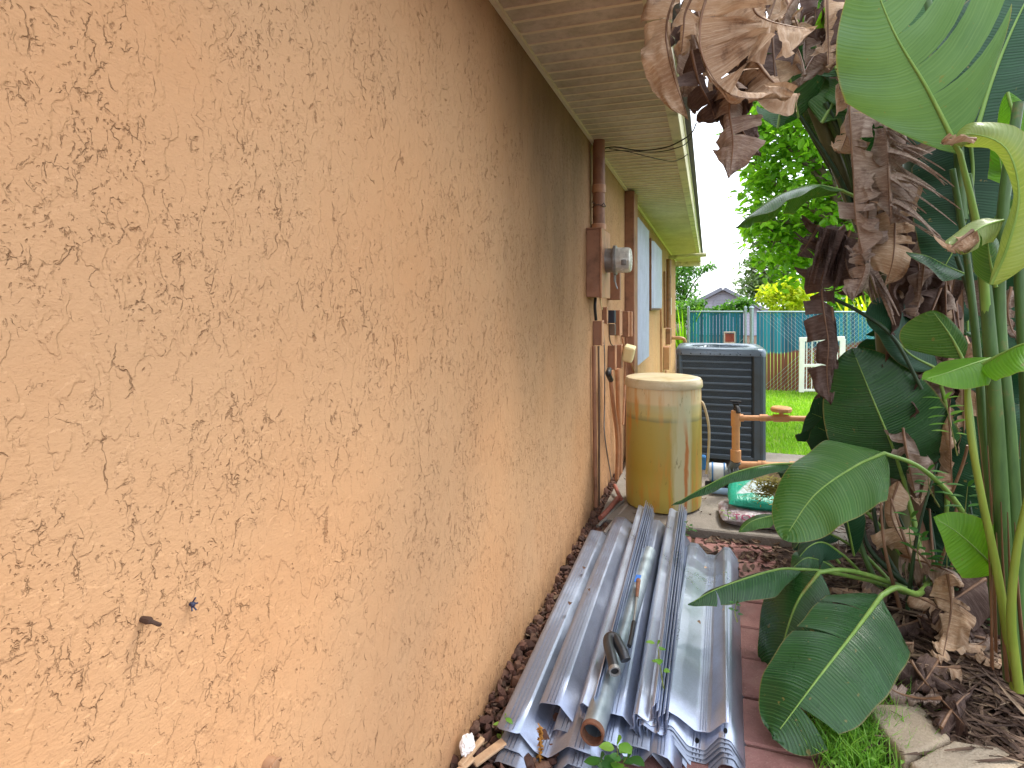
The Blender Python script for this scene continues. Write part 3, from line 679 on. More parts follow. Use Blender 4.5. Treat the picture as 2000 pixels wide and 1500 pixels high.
b1.rotation_euler = (R(13), 0, R(-2)); b1.location.z += .012
# ---------------------------------------------------------------- paver path
def paver_mat():
    t = NT('red_paver'); o = t.geo(); n1 = t.noise(o, 5, 6, .65); n2 = t.noise(o, 150, 3, .75); isl = t.n('NewGeometry').outputs['Random Per Island']
    c = t.ramp(n1, [(.3, lin(116, 82, 77)), (.5, lin(140, 100, 94)), (.72, lin(158, 122, 114))])
    f = t.mr(isl, 0, 1, .8, 1.15); c = t.mix(1., c, t.n('CombineColor', None, i0=f, i1=f, i2=f).outputs[0], 'MULTIPLY')
    c = t.mix(t.mr(n2, .55, .75, 0, .5), c, lin(176, 150, 138)); c = t.mix(t.mr(t.noise(o, 2.4, 6, .7), .52, .72, 0, .6), c, lin(72, 58, 50))
    return t.done(t.pbr(c, .85, 0, t.bump(t.math('ADD', n2, t.math('MULTIPLY', n1, 1.5)), .7, .003), .25))
m = MB(); y = -.4; rr = random.Random(3)
while y < ys0-.02:
    L_ = min(.232, ys0-.01-y); sx = 0
    for (x0, x1) in ((-.50, -.09), (-.08, .345)):
        m.box(((x0+x1)/2+rr.uniform(-.004, .004), y+L_/2, -.028+rr.uniform(-.003, .003)), (x1-x0-.008, L_-.008, .06), Matrix.Rotation(rr.uniform(-.015, .015), 3, 'Z') @ Matrix.Rotation(rr.uniform(-.012, .012), 3, 'X'), .005)
    y += .236
m.build('path', paver_mat(), smooth=30, kind='structure')

# ---------------------------------------------------------------- mulch, stones and litter against the wall
def litter_mat(name, cols, rough=.85):
    t = NT(name); g = t.n('NewGeometry'); isl = g.outputs['Random Per Island']; o = t.geo()
    st = [((i+.5)/len(cols), c) for i, c in enumerate(cols)]; c = t.ramp(isl, st)
    n1 = t.noise(o, 60, 4, .7); c = t.mix(t.mr(n1, .35, .7, 0, .5), c, lin(60, 42, 34))
    return t.done(t.pbr(c, rough, 0, t.bump(n1, .6, .004), .25))
M_rock = litter_mat('lava_rock', [lin(78, 54, 48), lin(104, 72, 60), lin(62, 46, 42), lin(124, 92, 74), lin(88, 66, 58)])
M_dead = litter_mat('dead_litter', [lin(92, 74, 62), lin(66, 50, 43), lin(124, 102, 84), lin(54, 42, 36), lin(84, 64, 52), lin(140, 120, 98)])
ICO = []
t_ = (1+5**.5)/2
ICO_V = [Vector(p).normalized() for p in ((-1, t_, 0), (1, t_, 0), (-1, -t_, 0), (1, -t_, 0), (0, -1, t_), (0, 1, t_), (0, -1, -t_), (0, 1, -t_), (t_, 0, -1), (t_, 0, 1), (-t_, 0, -1), (-t_, 0, 1))]
ICO_F = [(0, 11, 5), (0, 5, 1), (0, 1, 7), (0, 7, 10), (0, 10, 11), (1, 5, 9), (5, 11, 4), (11, 10, 2), (10, 7, 6), (7, 1, 8), (3, 9, 4), (3, 4, 2), (3, 2, 6), (3, 6, 8), (3, 8, 9), (4, 9, 5), (2, 4, 11), (6, 2, 10), (8, 6, 7), (9, 8, 1)]
def rmat(r_): return Matrix.Rotation(r_.uniform(0, 6.3), 3, 'Z') @ Matrix.Rotation(r_.uniform(0, 3.1), 3, 'X') @ Matrix.Rotation(r_.uniform(0, 6.3), 3, 'Z')
m = MB(); rr = random.Random(11)
for i in range(2600):
    y = rr.uniform(.9, 4.7); x = XW+rr.uniform(0, .3)*(1 if y < 3.4 else .5); s_ = rr.choice((.006, .01, .012, .016, .022))*rr.uniform(.7, 1.3)
    if y > ys0-.02 and x > XW+.05: continue
    A = rmat(rr); sc = (rr.uniform(.7, 1.3), rr.uniform(.6, 1.2), rr.uniform(.4, .9)); c = Vector((x, y, s_*.35+rr.uniform(0, .02)*(1-(x-XW)/.35)))
    m.add([c+A@Vector((v.x*sc[0], v.y*sc[1], v.z*sc[2]))*s_*rr.uniform(.8, 1.25) for v in ICO_V], ICO_F)
m.build('gravel', M_rock, kind='stuff', label='dark brown lava rock and mulch between the wall and the metal panels', cat='gravel')
def litter(name, n, area, zf, smin, smax, seed, mat, curl=1., strip=0, **k):
    m = MB(); rr = random.Random(seed)
    for i in range(n):
        q = area(rr)
        if q is None: continue
        x, y = q
        if .40 < x < .86 and y < 2.0 and seed in (8, 9): continue
        s_ = rr.uniform(smin, smax); W_ = s_*rr.uniform(.25, .5) if not strip else s_*rr.uniform(.02, .06)
        a = rr.uniform(0, 6.3); ti = rr.uniform(-.35, .35)*curl; A = Matrix.Rotation(a, 3, 'Z') @ Matrix.Rotation(ti, 3, 'Y') @ Matrix.Rotation(rr.uniform(-.5, .5)*curl, 3, 'X')
        cv = rr.uniform(-1, 1.5)*curl; vs = []; ns = 4 if not strip else 6; bend = rr.uniform(-.25, .25)
        for j in range(ns+1):
            u = j/ns*2-1; w_ = W_*(1-abs(u)**2.2)*.5+.0006
            zc = .22*s_*cv*u*u
            for sg in (-1, 0, 1): vs.append(Vector((x, y, zf(x, y)+s_*.05+rr.uniform(0, .004)))+A@Vector((u*s_/2, sg*w_+bend*s_*u*u, zc+abs(sg)*w_*.5*cv)))
        fs = [(j*3+q2, j*3+q2+1, j*3+q2+4, j*3+q2+3) for j in range(ns) for q2 in (0, 1)]
        m.add(vs, fs)
    return m.build(name, mat, kind='stuff', **k)
def a_wall(r_): return (XW+.01+abs(r_.gauss(0, .13)), r_.uniform(1.2, 4.0))
litter('leaf_litter', 420, a_wall, lambda x, y: .012, .015, .05, 5, M_dead, label='dry leaves and chips along the foot of the wall', cat='leaf litter')
def a_path(r_):
    y = r_.uniform(3.05, ys0+.0); x = r_.uniform(-.05, .5)
    return (x, y)
litter('leaf_litter', 260, a_path, lambda x, y: .004, .02, .07, 6, M_dead, label='dry leaves and strips gathered at the edge of the slab', cat='leaf litter')
litter('leaf_litter', 110, lambda r_: (r_.uniform(-.6, .75), r_.uniform(ys0, 5.2)), lambda x, y: SLZ+.002, .012, .04, 16, M_dead, label='small dry leaves scattered over the concrete slab', cat='leaf litter')
def a_edge(r_):
    y = r_.uniform(1.7, 3.5); return (.30+abs(r_.gauss(0, .07)), y)
litter('leaf_litter', 260, a_edge, lambda x, y: .004, .015, .06, 7, M_dead, label='dry leaves along the right edge of the paver path', cat='leaf litter')
def mound(x, y):
    return .0+max(0, min(1, (x-.42)/.5))*.07+.01*noise.noise(Vector((x*5, y*5, 1)))
m = MB(); nx, ny_ = 50, 70
vs = [(.36+3.4*i/nx, 1.2+4.4*j/ny_, mound(.36+3.4*i/nx, 1.2+4.4*j/ny_)-.004) for j in range(ny_+1) for i in range(nx+1)]
m.add(vs, [(j*(nx+1)+i, j*(nx+1)+i+1, (j+1)*(nx+1)+i+1, (j+1)*(nx+1)+i) for j in range(ny_) for i in range(nx)])
def bed_mat():
    t = NT('planting_bed_soil'); o = t.geo(); n1 = t.noise(o, 16, 7, .7); n2 = t.noise(t.vmap(o, (1, 3.5, 1), rot=(0, 0, .6)), 40, 5, .7)
    c = t.ramp(n1, [(.3, lin(40, 30, 26)), (.52, lin(66, 50, 42)), (.72, lin(96, 76, 62))]); c = t.mix(t.mr(n2, .5, .7, 0, .5), c, lin(112, 92, 78))
    return t.done(t.pbr(c, .92, 0, t.bump(n2, 1, .012), .2))
m.build('planting_bed', bed_mat(), smooth='all', kind='structure')
litter('leaf_litter', 2600, lambda r_: (.46+r_.random()**.8*1.9, r_.uniform(1.45, 5.0)), mound, .02, .09, 8, M_dead, 1.1, label='thick brown leaf litter under the broad leaved plants', cat='leaf litter')
litter('dry_strands', 3400, lambda r_: (.50+r_.random()*1.3, r_.uniform(1.45, 3.4)), lambda x, y: mound(x, y)+.012, .12, .38, 9, M_dead, .28, 1, label='long dry leaf strands strewn over the planting bed', cat='leaf litter')

# ---------------------------------------------------------------- galvanized storm panels
M_g1 = panel_mat('galvanized_steel', lin(160, 170, 192), .34, .85)
M_g2 = panel_mat('bright_galvanized_steel', lin(184, 193, 212), .30, .85)
M_g3 = panel_mat('dull_galvanized_steel', lin(142, 150, 166), .42, .8)
PF = [(-.205, -.020), (-.145, -.052), (-.105, 0), (-.060, 0), (-.012, -.050), (.040, -.052), (.085, 0), (.118, 0), (.158, -.056)]
PW = [(-.175, -.006), (-.168, 0), (-.104, 0), (-.052, -.045), (-.006, -.048), (.046, 0), (.112, 0), (.165, -.05)]
PN = [(-.085, -.030), (-.062, -.036), (-.036, 0), (-.010, 0), (.014, -.034), (.040, -.036), (.066, -.002), (.085, 0)]
def sheet(prof, p0, p1, roll, mat, seed, sx=1., rag=.006, holes=False, **k):
    p0 = Vector(p0); p1 = Vector(p1); T = (p1-p0); L_ = T.length; T.normalize(); rr = random.Random(seed)
    S = T.cross(Vector((0, 0, 1))).normalized(); N = S.cross(T); S = Matrix.Rotation(roll, 3, T) @ S; N = Matrix.Rotation(roll, 3, T) @ N
    t = empty('storm_panel', p0, label=k.pop('label'), cat='metal panel', group=k.pop('group', 'galvanized storm panels piled on the path'))
    # round the folds a little
    P = []
    for i, (a, b) in enumerate(prof):
        if 0 < i < len(prof)-1:
            for q in (-.12, .12):
                o_ = prof[i-1] if q < 0 else prof[i+1]; f = .005/max(math.hypot(o_[0]-a, o_[1]-b), .006); P.append((a+(o_[0]-a)*f, b+(o_[1]-b)*f))
        else: P.append((a, b))
    m = MB(); ns = 10; vs = []; uv = []; n_ = len(P)
    for j in range(ns+1):
        u = j/ns; bend = .004*math.sin(u*3.1+seed)
        for (a, b) in P:
            e = rr.uniform(-rag, rag) if j in (0, ns) else 0
            vs.append(S*(a*sx+bend)+N*(b+.002*noise.noise(Vector((a*20, u*3, seed))))+T*(u*L_+e))
    m.add(vs, [(j*n_+i, j*n_+i+1, (j+1)*n_+i+1, (j+1)*n_+i) for j in range(ns) for i in range(n_-1)])
    # embossed stiffening lines along the flats
    o = m.build('sheet', mat, t, smooth=20); md = o.modifiers.new('thick', 'SOLIDIFY'); md.thickness = .0014
    m = MB()
    for i in range(len(prof)-1):
        a, b = prof[i], prof[i+1]
        if abs(a[1]-b[1]) < .008 and abs(a[0]-b[0]) > .02:
            for q in ((.3, .5, .7) if abs(a[0]-b[0]) > .035 else (.5,)):
                c = S*((a[0]+(b[0]-a[0])*q)*sx)+N*(a[1]+(b[1]-a[1])*q+.0012)
                m.tube([c+T*.004+S*.004*math.sin(seed), c+T*L_*.5+S*(.004*math.sin(1.55+seed)), c+T*(L_-.004)+S*.004*math.sin(3.1+seed)], .0013, 4)
    if m.v: m.build('ribs', mat, t)
    if holes:
        m = MB()
        for i in (0, 1, 2, 3, 4, 5, 6, 7):
            if abs(prof[i][1]-prof[i+1][1]) < .01:
                c = S*((prof[i][0]+prof[i+1][0])/2*sx)+N*(prof[i][1]+.0016)+T*.03
                m.lathe([(.008, 0), (.008, .0012)], c, 12, Matrix((S*.75, T*1.5, N)).transposed())
        m.build('slot_hole', M_blk, t)
    return t
def atz(px, py, z): return at(px, py, Z=z)
# left pile
def LP(dx, dz, d0=0, d1=0):
    a = atz(1082, 1440, .075); b = atz(1222, 1028, .075); T = (b-a).normalized(); return a+Vector((dx, 0, dz))+T*d0, b+Vector((dx, 0, dz))+T*d1
a, b = LP(.0, -.030, -.05, -.12); sheet(PW, a, b, .02, M_g3, 1, .95, label='lowest galvanized panel of the left pile, nearest the wall')
a, b = LP(.02, -.040, -.09, .0); sheet(PW, a, b, .0, M_g3, 12, 1, label='second galvanized panel of the left pile, its open end over the weeds')
a, b = LP(-.004, .0, -.02, -.14); sheet(PW, a, b, .05, M_g1, 2, label='broad spangled steel panel with littered edge beside the wall')
a, b = LP(.085, .034, .10, .06); sheet(PW, a, b, -.04, M_g1, 3, .9, label='spangled steel panel overlapping the one next to the wall')
a, b = LP(.16, -.015, .06, .0); sheet(PW, a, b, .0, M_g3, 4, label='dark end panel under the large pipe')
ORD = ('leftmost', 'second from left', 'third from left', 'fourth from left', 'fifth from left', 'rightmost')
# nested stack standing on edge (left of the pipe)
n0 = atz(1138, 1372, .155); n1 = atz(1252, 984, .20)
for i in range(6):
    d = Vector((.0075*i, 0, -.0085*i)); o_ = .012*((i*7) % 3)
    sheet(PN, n0+d+Vector((0, o_, 0)), n1+d, R(-40), (M_g2, M_g1)[i % 2], 20+i, .52, .003, label='%s of six steel channels nested on edge left of the large pipe' % ORD[i], group='six nested channels left of the pipe')
n0 = atz(1246, 1392, .135); n1 = atz(1314, 990, .185)
for i in range(6):
    d = Vector((.0075*i, 0, -.0085*i)); o_ = .014*((i*5) % 3)
    sheet(PN, n0+d+Vector((0, o_, 0)), n1+d, R(-36), (M_g2, M_g1)[i % 2], 40+i, .66, .003, label='%s of six steel channels nested on edge right of the large pipe' % ORD[i], group='six nested channels right of the pipe')
a = atz(1222, 1452, .055); b = atz(1290, 1040, .06)
sheet(PW, a, b, .0, M_g3, 61, .8, label='dull panel lying under the channels right of the pipe')
sheet(PW, a+Vector((.05, -.03, .012)), b+Vector((.05, 0, .012)), .03, M_g1, 62, .7, label='grey panel under the channels, between them and the right hand pile')
# right pile
a = atz(1352, 1448, .062); b = atz(1384, 1066, .062)
for i in range(6):
    sheet(PF, a+Vector((.002*math.sin(i*2.), .010*i-.02+(.0 if i else -.01), -.0065*(5-i)+.012)), b+Vector((.006*math.sin(i), -.02*((i*3) % 4), -.0065*(5-i)+.012)), 0, M_g2 if i == 5 else M_g3, 70+i, .93, .002, holes=(i == 5),
          label='topmost full panel of the right hand pile with slotted holes at its near end' if i == 5 else '%s of five dull panels under the right hand pile\'s top panel' % ('lowest', 'second from the bottom', 'middle one', 'second from the top', 'uppermost')[i],
          group='right hand pile of full panels' if i == 5 else 'five nested panels of the right hand pile')
PT = [(-.085, .012), (-.08, .0), (-.045, -.012), (.004, -.044), (.044, -.042), (.085, 0), (.10, .002)]
sheet(PT, atz(1353, 1398, .105), atz(1380, 1090, .100), R(-2), M_g2, 90, 1, .002, label='short bright panel lying on top of the right hand pile')
# marker scribble on it
M_mark = simple('marker_ink', lin(90, 92, 96), .6)
m = MB(); q = lambda px, py: atz(px, py, .1195)
for st in (((1315, 1212), (1321, 1206), (1327, 1212)), ((1317, 1222), (1326, 1218)), ((1316, 1232), (1322, 1226), (1328, 1230), (1324, 1236)), ((1314, 1202), (1326, 1198)), ((1317, 1244), (1325, 1240), (1319, 1250), (1327, 1247))):
    m.tube([q(*p) for p in st], .0009, 4)
sc_ = m.build('marker_writing', M_mark)
sc_.parent = bpy.data.objects[[o.name for o in C.objects if o.get('label', '').startswith('short bright panel')][0]]
sc_.matrix_parent_inverse = Matrix.Translation(-sc_.parent.location)

# large galvanized pipe
def pipe_mat():
    t = NT('old_galvanized_pipe'); o = t.geo(); n1 = t.noise(o, 9, 6, .65)
    c = t.mix(t.mr(n1, .35, .7), lin(134, 148, 160), lin(176, 186, 192)); return t.done(t.pbr(c, t.mr(n1, .3, .7, .34, .55), .8, t.bump(t.noise(o, 120, 3), .3, .001), .5))
M_pipe = pipe_mat(); M_rust = simple('rust', lin(112, 74, 54), .85, var=.4, nscale=50, bumpd=.002, dirt=lin(90, 50, 34), dscale=20)
pa = atz(1156, 1434, .135); pb_ = atz(1268, 1080, .14); T = (pb_-pa).normalized()
pp = empty('steel_pipe', pa, label='large galvanized steel pipe with rusty near end lying between the channels', cat='pipe')
AXP = T.to_track_quat('Z', 'Y').to_matrix()
m = MB(); L_ = (pb_-pa).length; m.lathe([(.0285, .012), (.0285, .0), (.033, .0), (.0335, .012), (.0335, L_), (.0285, L_), (.0285, .012)], pa, 32, AXP)
m.f = [f for f in m.f if len(f) == 4]; m.mi = m.mi[:len(m.f)]; m.uv = m.uv[:len(m.f)]
m.build('tube', M_pipe, pp, smooth=40)
m = MB(); m.lathe([(.0280, .03), (.0280, -.0012), (.0334, -.0012), (.0342, .0), (.0340, .016)], pa, 32, AXP)
m.f = [f for f in m.f if len(f) == 4]; m.mi = m.mi[:len(m.f)]; m.uv = m.uv[:len(m.f)]
m.build('rusty_rim', M_rust, pp, smooth=40)
m = MB(); c = pa.lerp(pb_, .72)+Vector((-.004, 0, .0335)); m.box(c, (.022, .07, .001), Matrix.Rotation(math.atan2(-T.x, T.y), 3, 'Z')); m.build('tape', simple('blue_tape', lin(30, 96, 176), .5), pp); rebase(pp)
# bent dark tube (hand clamp)
M_dk = simple('dark_tube_steel', lin(74, 76, 80), .38, .6, var=.2, dirt=lin(60, 48, 40))
ct = empty('bent_tube', atz(1198, 1300, .19), label='dark bent tube folded back on itself with one open round end', cat='tube')
def tz(px, py, z): return atz(px, py, z)
m = MB(); P = [tz(1200, 1308, .198), tz(1194, 1282, .210), tz(1188, 1258, .214), tz(1190, 1246, .216), tz(1201, 1246, .214), tz(1209, 1260, .207), tz(1217, 1276, .198), tz(1222, 1290, .185)]
m.tube(cr(P, 30), [.0175]*31, 16); m.build('tube', M_dk, ct, smooth=50)
m = MB(); a = P[0]; T2 = (P[0]-P[1]).normalized(); A2 = T2.to_track_quat('Z', 'Y').to_matrix()
m.lathe([(.0125, -.004), (.0182, -.004), (.0188, .006), (.0184, .009), (.0138, .009), (.0125, .004)], a, 24, A2); m.f = [f for f in m.f if len(f) == 4]; m.mi = m.mi[:len(m.f)]; m.uv = m.uv[:len(m.f)]
m.build('rim', M_gal, ct, smooth=40)
m = MB(); m.lathe([(.0135, .0), (.0135, .002)], a, 20, A2); m.build('bore', M_blk, ct); rebase(ct)
# rod with rusty socket
rd = empty('steel_rod', tz(1240, 1200, .17), label='thin bare rod with a brown rusty socket lying beside the right channels', cat='rod')
m = MB(); m.tube([tz(1238, 1215, .19), tz(1244, 1165, .195)], .0045, 10); m.build('shaft', M_gal, rd, smooth=50)
m = MB(); m.tube([tz(1244, 1167, .195), tz(1247, 1133, .20)], [.006, .0095], 12); m.build('socket', M_rust, rd, smooth=50)
m = MB(); m.tube([tz(1238, 1215, .19), tz(1234, 1240, .185), tz(1229, 1262, .175)], .008, 8); m.build('grip', M_blk, rd, smooth=50); rebase(rd)
# bits at the foot of the wall
M_wood = simple('weathered_wood', lin(176, 144, 112), .8, var=.25, nscale=30, bumpd=.002, dirt=lin(110, 84, 64), dscale=8)
def stick(p0, p1, w_, h_, lab, mat=M_wood, name='wood_stick', cat='stick'):
    T = (p1-p0); L_ = T.length; T.normalize(); S = T.cross(Vector((0, 0, 1))).normalized(); A = Matrix((S, T, S.cross(T))).transposed()
    m = MB(); m.box((p0+p1)/2, (w_, L_, h_), A, .003); return m.build(name, mat, smooth=30, label=lab, cat=cat)
stick(tz(898, 1496, .04), tz(943, 1442, .05), .018, .012, 'pale wooden stick in the bottom corner by the wrapper')
stick(tz(925, 1492, .03), tz(985, 1448, .05), .03, .01, 'flat brown wood offcut tucked under the panels')
stick(tz(880, 1520, .03), tz(925, 1480, .04), .02, .01, 'dark wood sliver at the very foot of the wall')
def cyl(p0, p1, r_, lab, mat, name='pipe_offcut', cat='pipe offcut', grp=None):
    m = MB(); m.tube([p0, p0.lerp(p1, .5)+Vector((0, 0, -.003)), p1], r_, 12); return m.build(name, mat, smooth=40, label=lab, cat=cat, group=grp)
M_cop = simple('reddish_pipe', lin(150, 88, 74), .6, var=.2, dirt=lin(90, 60, 54))
cyl(tz(1173, 1012, .05), tz(1208, 972, .07), .016, 'reddish brown pipe offcut leaning by the yellow tank', M_cop)
cyl(tz(1167, 1028, .035), tz(1217, 978, .05), .010, 'thinner grey pipe offcut beside the yellow tank', M_gal)
cyl(tz(1180, 1042, .03), tz(1224, 988, .04), .012, 'thicker grey pipe offcut nearest the yellow tank', simple('grey_pvc', lin(160, 152, 144), .6))
cyl(tz(1201, 948, .1), tz(1213, 975, .07), .013, 'short reddish elbow pipe at the foot of the conduits', M_cop)
# crumpled wrapper
def crumple(name, c, r_, mat, seed, sc=(1, 1, 1), **k):
    m = MB(); vs = []; n1, n2 = 14, 20
    for i in range(n1+1):
        th = math.pi*i/n1
        for j in range(n2):
            ph = 2*math.pi*j/n2; d = Vector((math.sin(th)*math.cos(ph), math.sin(th)*math.sin(ph), math.cos(th)))
            q = 1+.55*abs(noise.noise(d*2.1+Vector((seed, 0, 0))))-.35*abs(noise.noise(d*5+Vector((0, seed, 0)))); vs.append(Vector(c)+Vector((d.x*sc[0], d.y*sc[1], d.z*sc[2]))*r_*q)
    m.add(vs, [(i*n2+j, i*n2+(j+1) % n2, (i+1)*n2+(j+1) % n2, (i+1)*n2+j) for i in range(n1) for j in range(n2)]); return m.build(name, mat, **k)
crumple('plastic_wrapper', tz(912, 1455, .06), .022, simple('white_film', lin(232, 228, 226), .35, var=.08), 5, (.9, 1.3, 1.0), label='crumpled white plastic wrapper at the foot of the wall', cat='wrapper')
# two nails / hooks left in the wall
nl = at(290, 1212, X=XW+.012); m = MB(); m.lathe([(.004, -.012), (.005, .0), (.004, .004), (.001, .005)], nl, 8, AX); m.tube(cr([nl, nl+Vector((.006, .003, -.003)), nl+Vector((.009, .008, -.008)), nl+Vector((.006, .012, -.010))], 8), .0025, 6)
m.build('rusty_hook', simple('dark_rust', lin(70, 48, 36), .8), smooth=40, label='small rusty hook stuck in the wall low on the left', cat='hook')
nl = at(374, 1180, X=XW+.004); m = MB()
for i in range(5):
    a = i*1.3; m.tube([nl, nl+Vector((.006, .006*math.cos(a), .010*math.sin(a)))], .0012, 5)
m.lathe([(.003, -.002), (.004, .004), (.001, .006)], nl, 8, AX); m.build('spider', simple('blue_black', lin(40, 44, 70), .5), label='tiny dark blue spider clinging to the peach wall beside the hook', cat='spider')
m = MB(); c = at(532, 1497, X=XW+.012)
rr = random.Random(4)
for i in range(7):
    a = rr.uniform(0, 6.3); m.tube(cr([c+Vector((0, .01*math.cos(a), .008*math.sin(a))), c+Vector((.006, .016*math.cos(a+1), .011*math.sin(a+1))), c+Vector((.004, .011*math.cos(a+2), .01*math.sin(a+2)))], 8), .002, 6)
m.lathe([(.013, -.02), (.014, 0), (.009, .008), (.002, .009)], c, 12, AX)
m.build('faucet_stub', simple('stub_paint', lin(150, 112, 82), .6), smooth=50, label='painted pipe stub poking from the wall at the bottom edge', cat='pipe stub')

# ---------------------------------------------------------------- edging stones
def prism(name, pts, zt, zb, mat, bev, seed, **k):
    tops = [Vector((*atz(px, py, zt).xy, zt)) for px, py in pts]; c = sum(tops, Vector())/len(tops)
    import bmesh
    bm = bmesh.new(); vt = [bm.verts.new(p) for p in tops]; vb = [bm.verts.new(Vector((c.x+(p.x-c.x)*1.06, c.y+(p.y-c.y)*1.06, zb))) for p in tops]; n_ = len(pts)
    bm.faces.new(vt); bm.faces.new(vb[::-1])
    for i in range(n_): bm.faces.new((vt[i], vb[i], vb[(i+1) % n_], vt[(i+1) % n_]))
    bmesh.ops.recalc_face_normals(bm, faces=bm.faces)
    bmesh.ops.bevel(bm, geom=list(bm.edges), offset=bev, segments=3, affect='EDGES', profile=.6)
    bmesh.ops.subdivide_edges(bm, edges=[e for e in bm.edges if e.calc_length() > .03], cuts=7, use_grid_fill=True)
    for v in bm.verts:
        q = v.co*22+Vector((seed, 0, 0)); v.co += Vector((noise.noise(q), noise.noise(q+Vector((9, 0, 0))), noise.noise(q+Vector((0, 9, 0)))))*.0035
    me = bpy.data.meshes.new(name); bm.to_mesh(me); bm.free(); me.materials.append(mat); me.polygons.foreach_set('use_smooth', [True]*len(me.polygons))
    o = bpy.data.objects.new(name, me); C.objects.link(o); return tag(o, **k)
M_stone = conc('retaining_stone', lin(172, 156, 134), .5); M_stone2 = conc('pale_retaining_stone', lin(184, 168, 146), .3)
prism('edging_stone', [(1690, 1376), (1792, 1371), (1858, 1440), (1768, 1478)], .085, -.03, M_stone, .012, 1, label='mossy tan edging stone between the grass tuft and the leaf litter', cat='edging stone', group='edging stones')
prism('edging_stone', [(1862, 1444), (1962, 1460), (2060, 1530), (1900, 1600), (1776, 1486)], .083, -.03, M_stone2, .012, 2, label='paler cream edging stone in the bottom right corner', cat='edging stone', group='edging stones')
# brown offcut of pipe / dead stalk lying behind the stones is part of the litter
# ---------------------------------------------------------------- fence behind the lawn
YF = 14.25; fzt = at(1500, 608, Y=YF).z; fzb = at(1550, 766, Y=YF).z
def slat_mat():
    t = NT('teal_fence_slat'); o = t.geo(); s = t.n('SeparateXYZ', None, Vector=o); isl = t.n('NewGeometry').outputs['Random Per Island']
    n1 = t.noise(o, 2, 4, .6)
    c = t.ramp(isl, [(0, lin(8, 76, 104)), (.5, lin(12, 106, 134)), (1, lin(26, 132, 154))])
    ht = t.math('ADD', s.outputs[2], t.math('ADD', t.math('MULTIPLY', s.outputs[0], -.16), t.math('MULTIPLY', t.math('SUBTRACT', n1, .5), .25)))
    c = t.mix(t.mr(ht, fzb+.86-.2, fzb+.80-.2), c, lin(120, 66, 50))
    return t.done(t.pbr(c, .5, 0, None, .4))
M_slat = slat_mat(); M_post = simple('galvanized_post', lin(150, 166, 176), .45, .5)
M_wirem = simple('chain_link_wire', lin(150, 186, 190), .4, .5)
fx0 = at(1342, 650, Y=YF).x; fx1 = 9.0; gx0 = at(1452, 650, Y=YF).x; gx1_ = at(1478, 650, Y=YF).x
fz0 = fzb-.05
def fence(x0, x1, lab, solid=True):
    t_ = empty('chain_link_fence', (x0, YF, fz0), label=lab, cat='fence', group='chain link fence runs')
    m = MB(); x = x0+.03; k = 0; rr = random.Random(int(x0*10)+50)
    while x < x1-.03:
        m.box((x, YF+.01, (fz0+fzt)/2+rr.uniform(-.01, .02)), (.064, .008, fzt-fz0-.02), Matrix.Rotation(rr.uniform(-.12, .12), 3, 'Z')); x += .072
    m.build('slats', M_slat, t_)
    m = MB(); s_ = .09; H_ = fzt-fz0
    x = x0
    while x < min(x1, x0+5):
        for sg in (-1, 1):
            xa = x if sg > 0 else x+H_; xb = xa+sg*H_
            # clip to the run
            z0, z1 = fz0, fzt; 
            if sg > 0 and xb > x1: z1 = fz0+(x1-xa); xb = x1
            if sg < 0 and xb < x0: z1 = fz0+(xa-x0); xb = x0
            if xa > x1 or xa < x0: continue
            if z1 > z0+.02: m.tube([(xa, YF-.012*sg-.008, z0), (xb, YF-.012*sg-.008, z1)], .0032, 4, cap=False)
        x += s_
    m.build('wire_mesh', M_wirem, t_)
    for z in (fzt-.01,): m = MB(); m.tube([(x0, YF, z), (x1, YF, z)], .018, 8); m.build('top_rail', M_post, t_, smooth=60)
    rebase(t_); return t_
fence(fx0, gx0, 'short teal slatted chain link fence run seen above the air conditioner')
fence(gx1_, fx1, 'long teal slatted chain link fence run behind the lawn, brown along its foot')
for (px, lab, rr_) in ((1345, 'thin steel fence post at the left end of the teal fence', .028), (1456, 'thinner steel gate post left of the thick one', .028), (1468, 'thick steel gate post between the two teal fence runs', .045)):
    x = at(px, 650, Y=YF).x; p_ = empty('fence_post', (x, YF, fz0), label=lab, cat='fence post')
    m = MB(); m.tube([(x, YF-.02, fz0), (x, YF-.02, fzt+.06)], rr_, 12); m.build('post', M_post, p_, smooth=40)
    m = MB(); m.lathe([(rr_*1.1, 0), (rr_*1.2, .02), (rr_*.8, .05), (.002, .06)], (x, YF-.02, fzt+.06), 12); m.build('cap', M_post, p_, smooth=40); rebase(p_)
# white slatted gate panel leaning by the fence
M_wh = simple('white_paint', lin(232, 228, 232), .45, var=.05)
YG = 13.6; q = lambda px, py: at(px, py, Y=YG)
wg = empty('white_gate', q(1605, 764), label='white picket gate panel with thin bars leaning in front of the teal fence', cat='gate panel')
def bar(m, a, b, w_, d_=.04):
    a = Vector(a); b = Vector(b); T = (b-a); L_ = T.length; T.normalize(); S = T.cross(Vector((0, 1, 0))).normalized(); A = Matrix((S, Vector((0, 1, 0)), T)).transposed(); m.box((a+b)/2, (w_, d_, L_), A, .004)
m = MB()
bar(m, q(1565, 766), q(1567, 662), .10); bar(m, q(1644, 764), q(1646, 662), .10); bar(m, q(1561, 663), q(1650, 661), .09, .045)
bar(m, q(1566, 714), q(1646, 713), .06, .03); bar(m, q(1562, 762), q(1646, 762), .05, .03); bar(m, q(1605, 764), q(1605, 664), .05, .03); m.build('frame', M_wh, wg, smooth=30)
for i in range(7):
    x = 1575+i*10
    if i == 3: continue
    m = MB(); bar(m, q(x, 762), q(x+1, 666), .018, .016); m.build('bar', M_wh, wg)
rebase(wg)
